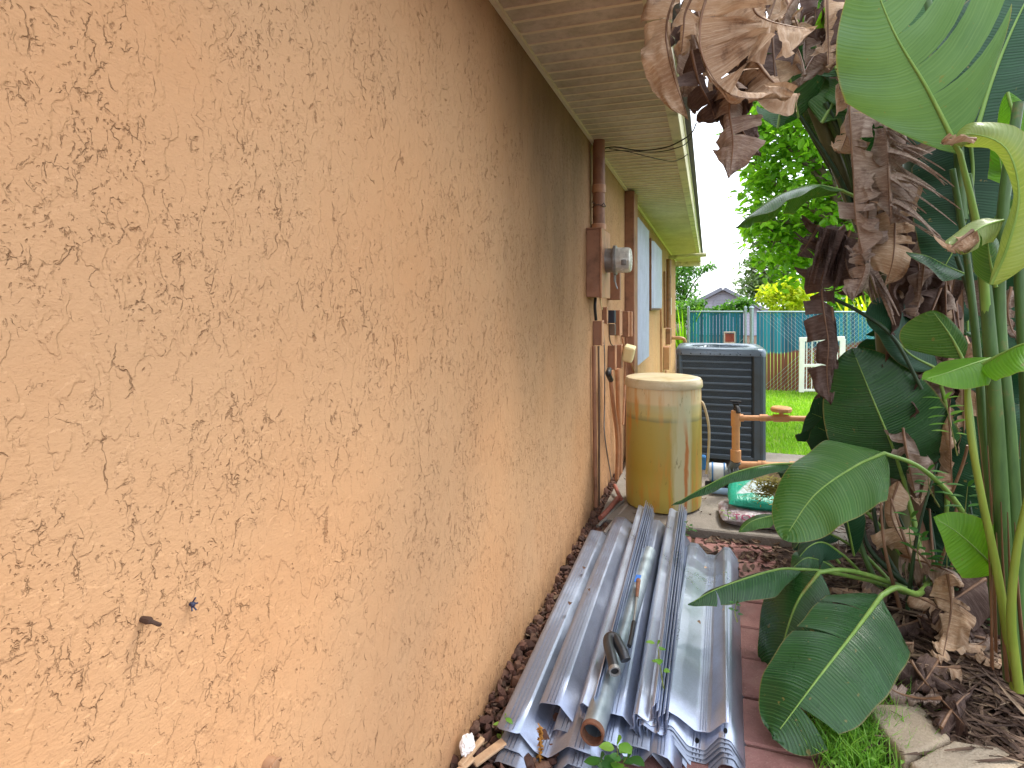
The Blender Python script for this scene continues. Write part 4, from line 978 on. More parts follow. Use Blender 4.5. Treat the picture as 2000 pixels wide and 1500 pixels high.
# small framed red board on a post
YB = 9.2; q = lambda px, py: at(px, py, Y=YB)
rb = empty('red_board', q(1425, 760), label='small reddish wooden board in a pale frame rising behind the air conditioner', cat='board')
m = MB(); bar(m, q(1425, 668), q(1425, 651), .15, .015); m.build('panel', simple('red_stained_wood', lin(140, 62, 50), .6, var=.4, nscale=12), rb)
m = MB(); bar(m, q(1415, 668), q(1415, 649), .018, .03); bar(m, q(1435, 668), q(1435, 649), .018, .03); bar(m, q(1413.5, 649), q(1436.5, 649), .018, .032); bar(m, q(1413.5, 669), q(1436.5, 669), .018, .032); m.build('frame', simple('pale_frame', lin(200, 180, 170), .5), rb)
m = MB(); m.tube([q(1425, 669), Vector((q(1425, 669).x, YB, gz(YB)))], .03, 8); m.build('post', M_wood, rb, smooth=40); rebase(rb)
# neighbour's house
YH = 42; q = lambda px, py: at(px, py, Y=YH)
M_sid = None
t = NT('grey_siding'); o = t.geo(); s = t.n('SeparateXYZ', None, Vector=o); wv = t.math('FRACT', t.math('MULTIPLY', s.outputs[2], 5.)); M_sid = t.done(t.pbr(t.mix(t.mr(wv, .8, 1.), lin(168, 166, 180), lin(140, 138, 152)), .6, 0, t.bump(wv, .4, .02)))
nh = empty('gable_house', (q(1412, 700).x, YH, -.6), label="neighbour's grey sided house gable far beyond the teal fence", cat='house')
A_ = q(1340, 604); B_ = q(1482, 604); P_ = q(1412, 567); zb = -.7
m = MB(); vs = [(A_.x, YH, zb), (B_.x, YH, zb), (B_.x, YH, B_.z), (P_.x, YH, P_.z), (A_.x, YH, A_.z)]; vs += [(x, YH+12, z) for x, y, z in vs]
m.add(vs, [(0, 1, 2, 3, 4), (9, 8, 7, 6, 5), (0, 4, 9, 5), (1, 6, 7, 2)]); m.build('wall', M_sid, nh)
m = MB()
for (a, b) in ((A_, P_), (P_, B_)):
    d = (b-a).normalized(); n_ = Vector((-d.z, 0, d.x)); e = .5
    aa = a-d*(e if a is A_ else 0); bb = b+d*(e if b is B_ else 0)
    v8 = [aa+n_*.02, bb+n_*.02, bb+n_*.24, aa+n_*.24]; v8 = [Vector((p.x, YH-.5, p.z)) for p in v8]+[Vector((p.x, YH+12.5, p.z)) for p in v8]
    m.add(v8, [(0, 1, 2, 3), (7, 6, 5, 4), (0, 4, 5, 1), (3, 2, 6, 7), (0, 3, 7, 4), (1, 5, 6, 2)])
m.build('roof', simple('grey_roof', lin(120, 122, 132), .8, geo=True), nh)
m = MB(); c = P_+Vector((0, -.06, -.95)); m.lathe([(.62, 0), (.62, .05), (.5, .06)], c, 20, Matrix.Rotation(R(90), 3, 'X')); 
for i in range(4): m.box(c+Vector((0, -.08, -.3+.2*i)), (.8, .04, .05))
m.build('vent', simple('vent_grey', lin(140, 140, 150), .6), nh); rebase(nh)

# ---------------------------------------------------------------- foliage
def leaf_mat(name, col, col2, trans=.45, rough=.42, vein=True, deadv=False):
    t = NT(name); uv = t.n('UVMap'); s = t.n('SeparateXYZ', None, Vector=uv); o = t.geo(); isl = t.n('NewGeometry').outputs['Random Per Island']
    ro = t.n('ObjectInfo').outputs['Random']
    n1 = t.noise(o, 7, 4, .6)
    c = t.mix(t.mr(t.math('ADD', t.math('MULTIPLY', n1, .6), t.math('MULTIPLY', isl, .4)), .3, .7), col, col2)
    sh = t.pbr(c, t.mr(n1, .3, .7, rough-.08, rough+.1), 0, None, .4)
    tr = t.n('BsdfTranslucent', None, Color=t.mix(1., c, (1.5, 1.6, .6, 1), 'MULTIPLY')).outputs[0]
    return t.done(t.n('MixShader', None, i0=trans, i1=sh, i2=tr).outputs[0])
def crown(name, blobs, n, size, mat, seed, parent, asp=.5, hang=.3):
    rr = random.Random(seed); m = MB(); tot = sum(b[3]**2 for b in blobs)
    for (bx, by, bz, br, *rest) in blobs:
        sq = rest[0] if rest else .85
        for i in range(int(n*br*br/tot)):
            d = Vector((rr.gauss(0, 1), rr.gauss(0, 1), rr.gauss(0, 1))).normalized(); rad = br*(rr.random()**.45)*(1+.35*noise.noise(d*2+Vector((seed, bx, bz))))
            if noise.noise((Vector((bx, by, bz))+d*rad)*(1.6/br)+Vector((seed*3, 0, 0))) < -.12: continue
            c = Vector((bx, by, bz))+Vector((d.x*rad, d.y*rad, d.z*rad*sq)); s_ = size*rr.uniform(.6, 1.3)
            L_ = (Vector((rr.gauss(0, 1), rr.gauss(0, 1), rr.gauss(0, .6)-hang))).normalized(); U = Vector((rr.gauss(0, .6), rr.gauss(0, .6), 1)).normalized(); S = L_.cross(U).normalized(); N = S.cross(L_)
            w_ = s_*asp*.5
            vs = [c, c+L_*s_*.35+S*w_+N*w_*.3, c+L_*s_*.75+S*w_*.8+N*w_*.2, c+L_*s_-N*s_*.08, c+L_*s_*.75-S*w_*.8+N*w_*.2, c+L_*s_*.35-S*w_+N*w_*.3, c+L_*s_*.5-N*s_*.02]
            m.add(vs, [(0, 1, 2, 6), (6, 2, 3), (0, 6, 4, 5), (6, 3, 4)])
    return m.build(name, mat, parent)
M_bark = simple('bark', lin(112, 96, 80), .9, var=.35, nscale=25, bumpd=.01, geo=True)
M_lt = leaf_mat('bright_tree_leaf', lin(84, 132, 32), lin(138, 184, 54), .55)
M_dt = leaf_mat('mid_tree_leaf', lin(56, 102, 34), lin(106, 154, 62), .45)
M_gt = leaf_mat('greyish_leaf', lin(84, 110, 70), lin(140, 160, 116), .4)
M_yt = leaf_mat('yellow_green_leaf', lin(150, 176, 30), lin(206, 204, 60), .5)
M_pk = leaf_mat('pinkish_bloom', lin(200, 140, 110), lin(220, 180, 150), .4)
def tree(lab, base, blobs, n, size, mat, seed, trunk_r=.09, asp=.5, cat='tree', name='tree', group=None, branches=True):
    t_ = empty(name, base, label=lab, cat=cat, group=group); b = Vector(base); rr = random.Random(seed)
    m = MB(); top = Vector(blobs[0][:3]); m.tube(cr([b, b.lerp(top, .5)+Vector((rr.uniform(-.1, .1), 0, 0)), top], 10), [trunk_r*(1-.06*i) for i in range(11)], 10)
    if branches:
        for bl in blobs[1:]:
            s0 = b.lerp(top, rr.uniform(.45, .85)); e = Vector(bl[:3]); m.tube(cr([s0, s0.lerp(e, .5)+Vector((0, 0, .15)), e], 8), [trunk_r*.5*(1-.1*i) for i in range(9)], 6)
            for k in range(4):
                d = Vector((rr.gauss(0, 1), rr.gauss(0, 1), rr.gauss(0, .6))).normalized()*bl[3]*.8; m.tube([e, e+d*.5+Vector((0, 0, .05)), e+d], [trunk_r*.15, trunk_r*.1, .004], 5)
    m.build('trunk', M_bark, t_, smooth=60)
    crown('crown', blobs, n, size, mat, seed, t_, asp); rebase(t_); return t_
def B(px, py, Y, r_, sq=.9): p = at(px, py, Y=Y); return (p.x, p.y, p.z, r_, sq)
# big bright tree right of the sky gap
tree('large bright green tree with rounded leaves beyond the lawn, right of the sky gap', (at(1720, 700, Y=9).x+.6, 9.0, gz(9)),
     [B(1640, 330, 8.6, 1.0), B(1530, 280, 8.2, .70), B(1520, 390, 8.5, .55), B(1600, 200, 8.3, .9), B(1720, 250, 8.8, 1.2), B(1480, 250, 8.0, .42), B(1590, 440, 8.8, .6), B(1490, 345, 8.3, .38), B(1520, 470, 8.8, .45), B(1490, 430, 8.6, .30), B(1560, 500, 9, .5), B(1500, 190, 8.2, .6), B(1680, 420, 9, .9), B(1560, 120, 8.3, .7), B(1800, 350, 9.4, 1.3)], 19000, .125, M_lt, 3, .14, .52)
tree('feathery grey green tree right of the sky gap, behind the bright tree', (at(1580, 700, Y=19).x, 19, gz(19)),
     [B(1545, 500, 18, 1.1), B(1500, 450, 18, .7), B(1600, 440, 19, 1.2), B(1530, 400, 18, .8), B(1620, 520, 19, 1.2), B(1680, 480, 19, 1.4), B(1480, 520, 18, .5), B(1470, 560, 18, .5), B(1510, 560, 18, .7)], 24000, .15, M_gt, 4, .12, .4)
tree('pale tree between the house corner and the gable house', (at(1330, 700, Y=19).x, 19.5, gz(19)),
     [B(1335, 560, 19, .6), B(1350, 525, 19, .45, .6), B(1318, 520, 19, .6), B(1385, 522, 19, .22, .6), B(1330, 600, 18.5, .5), B(1300, 560, 19, .8)], 6500, .12, M_dt, 5, .06, .35)
def bush(lab, bl, n, size, mat, seed, asp=.5, name='bush'):
    b = bl[0]; return tree(lab, (b[0], b[1], gz(b[1])), bl, n, size, mat, seed, .03, asp, 'bush', name, 'bushes beyond the fence', False)
bush('yellow croton bush rising over the fence right of the gate posts', [B(1530, 590, 15.2, .42), B(1505, 575, 15.2, .3), B(1560, 580, 15.3, .38), B(1540, 560, 15.2, .3)], 2600, .15, M_yt, 6, .35)
bush('low green vine bush just above the fence right of the gable', [B(1440, 600, 15.3, .3, .6), B(1455, 590, 15.3, .22, .6), B(1420, 603, 15.3, .2, .5)], 1300, .10, M_dt, 7)
bush('leafy green bush over the fence left of the gable', [B(1360, 598, 15.4, .3, .7), B(1395, 606, 15.4, .2, .6), B(1338, 610, 15.2, .4)], 1500, .10, M_dt, 8)
bush('light green bush over the right of the fence', [B(1620, 585, 16, .6), B(1670, 570, 16, .7), B(1720, 580, 16, .8), B(1640, 550, 16.3, .6), B(1780, 560, 16, 1.0)], 6000, .13, M_lt, 9)
bush('tall dark hedge far behind on the right', [B(1700, 540, 21, 1.8), B(1800, 520, 21, 2.2), B(1900, 500, 20, 2.4), B(2000, 480, 20, 2.6), B(1850, 400, 21, 2.4), B(1980, 350, 21, 2.6), B(1760, 440, 22, 1.8)], 16000, .22, M_dt, 10)
# upright strappy leaves by the house corner and over the fence
def straps(name, base, n, h, w_, mat, seed, lab, spread=.5, cat='plant', group=None):
    m = MB(); rr = random.Random(seed); b = Vector(base)
    for i in range(n):
        a = rr.uniform(0, 6.3); d = Vector((math.cos(a), math.sin(a), 0)); hh = h*rr.uniform(.6, 1.1); sp = spread*rr.uniform(.2, 1); S = Vector((-d.y, d.x, 0)); P = []
        c0 = b+d*rr.uniform(0, .08)
        for k in range(6):
            u = k/5; c = c0+d*sp*hh*u*u+Vector((0, 0, hh*(u-.25*sp*u**3))); ww = w_*(1-u**2.5)*.5*(.5+1.5*min(u*2, .5))+.001; P += [c-S*ww, c+S*ww]
        m.add(P, [(2*k, 2*k+1, 2*k+3, 2*k+2) for k in range(5)])
    return m.build(name, mat, label=lab, cat=cat, group=group)
p = at(1328, 690, Y=13.2); straps('strappy_plant', (p.x+.02, 14.6, gz(14.6)), 60, 1.9, .05, M_lt, 3, 'upright grassy green plant between the house corner and the fence', .35)
for i, (px, hh) in enumerate(((1650, 2.2), (1690, 2.4), (1720, 2.3))):
    p = at(px, 600, Y=15.0); straps('strappy_plant', (p.x, 15.0, gz(15)), 26, hh, .12, M_yt, 20+i, ('strappy yellow green plant over the fence behind the white gate', 'tallest strappy yellow green plant over the fence', 'strappy yellow green plant over the fence nearest the big trunks')[i], .35, group='strappy plants beyond the fence')
m = MB(); p = at(1570, 604, Y=14.8); 
m = None
# lawn blades
m = MB(); rr = random.Random(2); M_bl = leaf_mat('grass_blade', lin(108, 158, 36), lin(160, 200, 76), .4, .5)
for i in range(26000):
    y = 5.3+rr.random()**1.3*8.8; x = rr.uniform(.25+.0*y, 1.0+.26*y)
    if y < 5.85 and x < .93: continue
    h = rr.uniform(.02, .05)*(1+y*.04); a = rr.uniform(0, 6.3); w_ = .0025+.0006*y; z = gz(y)+.004; dx, dy = math.cos(a)*w_, math.sin(a)*w_; lx, ly = rr.gauss(0, .35)*h, rr.gauss(0, .35)*h
    m.add([(x-dx, y-dy, z), (x+dx, y+dy, z), (x+lx, y+ly, z+h)], [(0, 1, 2)])
m.build('grass', M_bl, kind='stuff', label='sunlit short lawn grass', cat='grass')
# ---------------------------------------------------------------- broad leaved plants
def broad_mat(name, col, col2, rib, trans=.25, rough=.32, freq=95., veind=.5, bumpd=.004, coat=.12):
    t = NT(name); uv = t.n('UVMap'); s = t.n('SeparateXYZ', None, Vector=uv); o = t.geo(); g = t.n('NewGeometry')
    a = t.math('ABSOLUTE', t.math('SUBTRACT', s.outputs[0], .5)); wob = t.math('MULTIPLY', t.noise(o, 9, 3), .012)
    ph = t.math('ADD', t.math('ADD', s.outputs[1], wob), t.math('MULTIPLY', a, -.04))
    w1 = t.math('SINE', t.math('MULTIPLY', ph, freq*6.283)); w2 = t.math('SINE', t.math('MULTIPLY', ph, freq*4.1*6.283))
    irr = t.noise(t.n('CombineXYZ', None, X=t.math('MULTIPLY', ph, 120.), Y=0., Z=0.), 1, 3, .6)
    v = t.math('ADD', t.math('MULTIPLY', w1, .5), t.math('MULTIPLY', irr, 1.2)); vv = t.mr(v, .75, 1.15)
    n1 = t.noise(o, 4.5, 5, .6); c = t.mix(t.mr(n1, .35, .68), col, col2)
    c = t.mix(t.math('MULTIPLY', vv, veind), c, rib)
    edge = t.mr(a, .485, .5, 0, .6); c = t.mix(edge, c, lin(150, 120, 70)); c = t.mix(t.mr(irr, .3, .75, 0, .35), c, rib)
    spot = t.mr(t.noise(o, 34, 3, .6), .68, .72, 0, .7); c = t.mix(spot, c, lin(120, 110, 60))
    h = t.math('ADD', t.math('ADD', t.math('MULTIPLY', w1, .22), t.math('MULTIPLY', irr, 1.6)), t.math('MULTIPLY', w2, .07)); nm = t.bump(h, .6, bumpd*.75)
    sh = t.pbr(c, t.mr(n1, .3, .7, rough-.06, rough+.12), 0, nm, .38, Coat_Weight=coat, Coat_Roughness=.16)
    tc_ = t.mix(1., c, (1.5, 1.5, .5, 1), 'MULTIPLY'); tr = t.n('BsdfTranslucent', None, Color=tc_, Normal=nm).outputs[0]
    return t.done(t.n('MixShader', None, i0=trans, i1=sh, i2=tr).outputs[0])
BL_deep = broad_mat('deep_green_leaf', lin(15, 56, 26), lin(30, 78, 32), lin(70, 112, 60), .14, .24)
BL_mid = broad_mat('mid_green_leaf', lin(42, 91, 34), lin(59, 108, 42), lin(106, 137, 73), .28, .27)
BL_lime = broad_mat('backlit_lime_leaf', lin(79, 134, 32), lin(98, 152, 41), lin(133, 180, 66), .55, .38, veind=.25)  # backlight painted into the lime base colour, on top of the translucency
BL_dark = broad_mat('dark_green_leaf', lin(12, 48, 32), lin(24, 68, 40), lin(50, 92, 60), .12, .45, coat=.04)
BL_pale = broad_mat('pale_leaf_underside', lin(70, 106, 68), lin(88, 124, 82), lin(111, 144, 100), .24, .45, veind=.3, bumpd=.0025)
BL_yel = broad_mat('yellowing_leaf', lin(112, 134, 69), lin(134, 149, 84), lin(154, 163, 110), .32, .45, veind=.3)
def dead_mat(name, c1, c2, c3):
    t = NT(name); uv = t.n('UVMap'); s = t.n('SeparateXYZ', None, Vector=uv); o = t.geo(); a = t.math('ABSOLUTE', t.math('SUBTRACT', s.outputs[0], .5))
    ph = t.math('ADD', s.outputs[1], t.math('MULTIPLY', t.noise(o, 8, 3), .02)); st = t.noise(t.n('CombineXYZ', None, X=t.math('MULTIPLY', ph, 130.), Y=t.math('MULTIPLY', a, 4.), Z=0.), 1, 5, .65)
    n1 = t.noise(o, 5.5, 5, .65); c = t.mix(t.mr(n1, .36, .64), c1, c2); c = t.mix(t.mr(st, .45, .72, 0, .75), c, c3)
    c = t.mix(t.mr(t.noise(o, 15, 5, .7), .56, .7, 0, .6), c, lin(84, 56, 42))
    nm = t.bump(t.math('ADD', st, t.math('MULTIPLY', t.noise(o, 26, 4), .8)), .8, .006)
    sh = t.pbr(c, .7, 0, nm, .25); tr = t.n('BsdfTranslucent', None, Color=c, Normal=nm).outputs[0]
    return t.done(t.n('MixShader', None, i0=.18, i1=sh, i2=tr).outputs[0])
DM_tan = dead_mat('tan_dead_leaf', lin(160, 128, 100), lin(188, 158, 128), lin(212, 190, 166))
DM_mau = dead_mat('mauve_dead_leaf', lin(132, 110, 98), lin(160, 140, 126), lin(194, 178, 162))
DM_brn = dead_mat('brown_dead_leaf', lin(74, 57, 51), lin(96, 76, 68), lin(119, 100, 90))
def stem_mat(name, c1, c2):
    t = NT(name); o = t.geo(); n1 = t.noise(t.vmap(o, (1, 1, .15)), 30, 4, .6); c = t.mix(t.mr(n1, .3, .7), c1, c2); c = t.mix(t.mr(t.noise(o, 7, 5, .7), .62, .72, 0, .6), c, lin(130, 96, 60))
    return t.done(t.pbr(c, .42, 0, t.bump(n1, .4, .002), .4))
ST_g = stem_mat('green_stalk', lin(44, 71, 31), lin(81, 113, 56)); ST_y = stem_mat('yellow_green_stalk', lin(104, 124, 40), lin(128, 144, 57))
ST_d = stem_mat('dark_stalk', lin(32, 52, 33), lin(49, 73, 41)); ST_b = stem_mat('dry_brown_stalk', lin(92, 66, 46), lin(136, 103, 78)); ST_rib = stem_mat('leaf_midrib', lin(103, 139, 59), lin(127, 156, 76))
ST_trunk = stem_mat('olive_trunk', lin(71, 81, 47), lin(102, 98, 66))
UPF = Vector((-.15, -.75, .6)).normalized()
def wprof(t, kind):
    if kind == 'round': return (min(1, (t+.006)/.16)**.55)*(max(0, 1-t**3.2)**.75)
    if kind == 'lance': return (min(1, (t+.004)/.30)**.7)*(max(0, 1-t**2.2)**.9)
    if kind == 'strap': return (min(1, (t+.01)/.10)**.6)*(max(0, 1-t**6)**.8)
    if kind == 'oblong': return (min(1, (t+.006)/.10)**.6)*(.92+.08*math.sin(t*3.1))*(max(0, 1-t**5)**.6)
    return 1
def blade(ctrl, width, face=UPF, mat=None, parent=None, fold=.12, curl=.25, tl=(), tr=(), seed=0, wave=.006, n=44, m_=7, kind='round', sweep=.35, rnd_=0., gap=.10, stalk=None, sr=.009, ribmat=None, wl=1., wr=1., name='leaf', rag=0., label=None, twist=0., sols=False):
    rr = random.Random(seed*7+1); P = cr(ctrl, 80); L_ = sum((P[i+1]-P[i]).length for i in range(80)); F = Vector(face).normalized()
    def M(t):
        t = min(max(t, 0), 1)*80; k = min(int(t), 79); return P[k].lerp(P[k+1], t-k)
    def fr(t):
        k = min(max(int(min(max(t, 0), 1)*80), 1), 79); T = (P[k+1]-P[k-1]).normalized(); S = T.cross(F)
        if S.length < .05: S = T.cross(F+Vector((.2, .1, .3)))
        S.normalize(); N = S.cross(T)
        if twist: Q = Matrix.Rotation(twist*t, 3, T); S = Q @ S; N = Q @ N
        return T, S, N
    mb_ = MB(); ph = rr.uniform(0, 6)
    for sd, cuts, ws in ((-1, tl, wl), (1, tr, wr)):
        if ws <= 0: continue
        cs = [0]+sorted(cuts)+[1]
        for q in range(len(cs)-1):
            a, b = cs[q], cs[q+1]; k = max(3, int(n*(b-a))); tcn = (a+b)/2; g0 = gap*rr.uniform(.4, 1.6) if len(cs) > 2 else 0
            df = rr.gauss(0, 1)*rnd_; dc = rr.gauss(0, 1)*rnd_*1.4; wf = 1+rr.uniform(-rag, rag*.3); vs = []; uv = []
            dsp = rr.gauss(0, .25)*rnd_
            for r in range(k+1):
                t = a+(b-a)*r/k; w_ = width*.5*ws*wprof(t, kind)*wf*(1+rag*.35*noise.noise(Vector((t*23, seed, sd)))); Tm, S, N = fr(t); acc = Vector()
                for j in range(m_+1):
                    v = j/m_
                    if j:
                        ang = fold+df*min(v*3, 1)+(curl+dc)*(v-.5/m_); acc = acc+(S*sd*math.cos(ang)-N*math.sin(ang))*(w_/m_)
                    t0 = tcn+(t-tcn)*(1-g0*v**1.3)
                    p = M(t0)+acc+Tm*(sweep+dsp)*w_*v*v + N*(wave*v*math.sin(t*L_*38+ph+sd)+wave*1.4*v*noise.noise(Vector((t*L_*9, v*2, seed+sd)))+(wave*3.2*v*(abs(noise.noise(Vector((t*L_*13, v*2.5, seed+sd*3))))-.2) if rnd_ else 0))
                    if rnd_: p = p+Vector((noise.noise(p*11), noise.noise(p*11+Vector((7, 0, 0))), noise.noise(p*11+Vector((0, 7, 0)))))*.035*rnd_*v
                    vs.append(p); uv.append((.5+sd*.5*v, t*L_))
            mm = m_+1; fs = []
            for r in range(k):
                for j in range(m_):
                    f = (r*mm+j, r*mm+j+1, (r+1)*mm+j+1, (r+1)*mm+j); fs.append(f if sd > 0 else f[::-1])
            mb_.add(vs, fs, uv)
    o = mb_.build(name, mat, parent, smooth='all', label=label)
    s_ = MB(); pts = [P[i] for i in range(0, 78, 3)]; ra = [max(sr*(1-(i/26)**.8*.86), .0012) for i in range(len(pts))]
    if stalk:
        sp = cr(list(stalk)+[P[0]], 24)[:-1]; nn_ = len(sp); ra = [sr*(1.7-.7*i/nn_) for i in range(nn_)]+ra; pts = sp+pts
    s_.tube(pts, ra, 8); s_.build('stalk' if name == 'leaf' else 'midrib', ribmat or ST_rib, o, smooth=60)
    return o
def V(*a): return [at(px, py, Y=Y) for px, py, Y in a]
PL = {}
def plant(key, loc, lab, cat='plant', name='broadleaf_plant'): PL[key] = empty(name, loc, label=lab, cat=cat); return PL[key]
lowp = plant('low', at(1822, 1195, Z=.05), 'low glossy broad leaved plant with two big leaves drooping over the red pavers')
midp = plant('mid', at(1800, 1120, Z=.06), 'knee high broad leaved plant with one huge upright leaf and an arching one')
tall = plant('tall', at(1760, 1060, Z=.07), 'tall broad leaved plant with olive trunks draped in hanging dead leaves')
rght = plant('right', at(1975, 1340, Z=.05), 'broad leaved plant at the right edge with thick green stalks and a huge pale leaf')
# low plant
root = at(1822, 1195, Z=.05)
blade(V((1722, 1163, 2.35), (1668, 1235, 2.22), (1590, 1335, 2.05), (1508, 1445, 1.93)), .315, (-.25, -.62, .74), BL_deep, lowp, .10, .20, (.80,), (.17, .40), 1, .006, kind='oblong', gap=.13, sweep=.28, sr=.0085,
      stalk=[root+Vector((.01, .0, .02)), root+Vector((.0, -.02, .16)), *V((1795, 1160, 2.62), (1752, 1148, 2.45))], label='huge torn glossy leaf drooping to the pavers')
blade(V((1600, 1118, 2.5), (1558, 1175, 2.45), (1530, 1255, 2.4), (1508, 1352, 2.34)), .33, (-.55, -.75, .35), BL_deep, lowp, .25, .35, (), (), 2, .005, sweep=.4, sr=.0075,
      stalk=[root+Vector((-.02, .05, .02)), *V((1770, 1150, 2.9), (1690, 1122, 2.75), (1640, 1113, 2.6))])
blade(V((1568, 1112, 2.55), (1520, 1112, 2.5), (1450, 1132, 2.42), (1390, 1155, 2.36), (1343, 1182, 2.32)), .19, (-.1, -.25, .95), BL_deep, lowp, .45, .5, (.72,), (.5,), 3, .004, kind='lance', sr=.006,
      stalk=[root+Vector((-.04, .06, .02)), *V((1720, 1140, 2.85), (1620, 1118, 2.65))])
blade(V((1648, 1085, 2.9), (1610, 1060, 2.85), (1580, 1068, 2.8), (1552, 1100, 2.75)), .22, (0, -.3, .9), BL_dark, lowp, .5, .6, (), (), 4, .006, kind='lance', sr=.006, stalk=[root+Vector((0, .1, .02)), *V((1720, 1150, 3.0))])
blade(V((1640, 1118, 2.8), (1610, 1098, 2.8), (1575, 1090, 2.75), (1545, 1112, 2.7)), .2, (0, -.5, .8), BL_deep, lowp, .4, .6, (.4,), (), 5, .006, kind='lance', sr=.005)
blade(V((1640, 1052, 3.05), (1600, 1035, 3.0), (1570, 1048, 2.95), (1550, 1075, 2.9)), .2, (0, -.4, .9), BL_dark, lowp, .5, .5, (), (), 6, .005, kind='lance', sr=.006, stalk=V((1760, 1160, 3.1), (1690, 1085, 3.1)))
# mid plant
root = at(1805, 1150, Z=.06)
blade(V((1727, 885, 2.45), (1668, 912, 2.4), (1590, 968, 2.32), (1530, 1055, 2.24)), .30, (.05, -.55, .83), BL_mid, midp, -.05, .35, (), (), 7, .006, sweep=.4, sr=.007,
      stalk=[*V((1925, 1090, 2.85), (1870, 985, 2.7), (1800, 915, 2.55))], label='glossy arching leaf with blue sky sheen')
blade(V((1765, 938, 3.0), (1742, 870, 2.98), (1705, 780, 2.98), (1664, 680, 3.05)), .52, (-.25, -.93, .22), BL_deep, midp, .08, .16, (), (), 8, .007, sweep=.25, sr=.009, wl=.95, wr=1.0,
      stalk=[root, *V((1800, 1120, 2.95), (1790, 1040, 2.98), (1772, 970, 3.0))], label='largest upright dark green leaf')
blade(V((1648, 870, 3.5), (1640, 850, 3.5), (1612, 820, 3.5), (1580, 805, 3.5)), .40, (-.1, -.98, .1), BL_dark, midp, .0, .1, (), (), 9, .004, sr=.006, stalk=V((1700, 1000, 3.5), (1670, 920, 3.5)))
blade(V((1668, 905, 3.3), (1650, 880, 3.28), (1625, 850, 3.26), (1592, 832, 3.25)), .30, (-.2, -.9, -.3), BL_dark, midp, .05, .2, (), (), 19, .004, sr=.006)
blade(V((1650, 870, 3.1), (1640, 850, 3.08), (1630, 835, 3.06), (1620, 830, 3.05)), .06, (-.2, -.9, .3), BL_mid, midp, .5, .8, (), (), 29, .002, kind='lance', sr=.004)
blade(V((1560, 905, 3.1), (1500, 908, 3.05), (1430, 925, 3.0), (1360, 960, 2.95), (1312, 988, 2.93)), .115, (.1, -.15, .97), BL_deep, midp, .35, .5, (), (), 10, .005, kind='lance', sr=.006,
      stalk=[root, *V((1720, 1030, 3.1), (1640, 950, 3.12), (1600, 912, 3.1))], label='long narrow leaf reaching in front of the pump')
blade(V((1545, 905, 3.15), (1540, 915, 3.12), (1535, 925, 3.1), (1528, 935, 3.1)), .12, (-.5, -.8, .2), BL_dark, midp, .2, .3, (), (), 30, .004, sr=.003)
blade(V((1525, 1005, 3.0), (1495, 1010, 2.95), (1465, 1020, 2.9), (1443, 1040, 2.87)), .11, (0, -.4, .9), BL_mid, midp, .3, .4, (), (), 11, .003, kind='lance', sr=.004, stalk=V((1640, 1100, 3.0), (1570, 1015, 3.0)))
blade(V((1700, 770, 3.6), (1665, 745, 3.6), (1630, 722, 3.6), (1595, 738, 3.6)), .17, (-.1, -.7, .6), BL_dark, midp, .3, .4, (), (), 12, .005, sr=.006)
blade(V((1700, 740, 3.6), (1680, 715, 3.6), (1660, 705, 3.6), (1640, 720, 3.6)), .14, (-.1, -.6, .8), BL_deep, midp, .4, .4, (), (), 32, .005, sr=.006)
for i, (px, y0, y1) in enumerate(((1660, 940, 1180), (1700, 950, 1170), (1735, 930, 1190), (1680, 1000, 1150))):
    m = MB(); m.tube(cr(V((px+70+10*i, y1, 2.95), (px+20, (y0+y1)/2, 3.0), (px, y0, 3.05)), 10), [.015-.0008*k for k in range(11)], 8); m.build('stalk', ST_d if i % 2 else ST_g, midp, smooth=60)
blade(V((1600, 1010, 3.3), (1620, 960, 3.3), (1640, 920, 3.3), (1655, 890, 3.3)), .34, (-.3, -.9, .1), BL_dark, midp, .1, .2, (), (), 13, .005, sr=.006)
blade(V((1668, 1085, 2.9), (1655, 1020, 2.85), (1640, 960, 2.82), (1618, 935, 2.8)), .16, (-.6, -.7, .3), BL_dark, midp, .4, .5, (.5,), (), 14, .006, kind='lance', sr=.005)
# tall plant: trunks
def trunk(pts, r0, r1, mat, parent, nm='trunk'):
    P = cr(V(*pts), 16); m = MB(); m.tube(P, [r0+(r1-r0)*i/16 for i in range(17)], 14); return m.build(nm, mat, parent, smooth=60)
trunk(((1760, 1150, 3.3), (1745, 850, 3.3), (1728, 620, 3.3), (1700, 480, 3.25), (1640, 330, 3.2), (1575, 170, 3.1)), .060, .030, ST_trunk, tall)
trunk(((1790, 1150, 3.35), (1778, 850, 3.35), (1765, 640, 3.35), (1752, 450, 3.35), (1720, 250, 3.3)), .065, .045, ST_b, tall)
trunk(((1820, 1150, 3.6), (1805, 850, 3.6), (1790, 600, 3.6), (1790, 350, 3.6), (1800, 100, 3.6)), .075, .06, ST_d, tall)
trunk(((1850, 1150, 3.5), (1848, 900, 3.5), (1850, 600, 3.5), (1850, 300, 3.5)), .08, .06, ST_b, tall)
for i, (a, b, c, r_, mt_) in enumerate((((1700, 520, 3.2), (1665, 340, 3.15), (1590, 170, 3.1), .020, ST_g), ((1705, 500, 3.15), (1655, 300, 3.1), (1612, 200, 3.05), .016, ST_d), ((1690, 480, 3.2), (1640, 350, 3.15), (1555, 215, 3.1), .014, ST_d),
        ((1712, 520, 3.1), (1690, 380, 3.1), (1640, 230, 3.05), .019, ST_g), ((1700, 470, 3.3), (1600, 290, 3.25), (1540, 190, 3.2), .013, ST_d), ((1880, 430, 2.7), (1862, 200, 2.7), (1800, -40, 2.7), .02, ST_g))):
    m = MB(); m.tube(cr(V(a, b, c), 14), [r_*(1-.02*k) for k in range(15)], 8); m.build('stalk', mt_, tall, smooth=60)
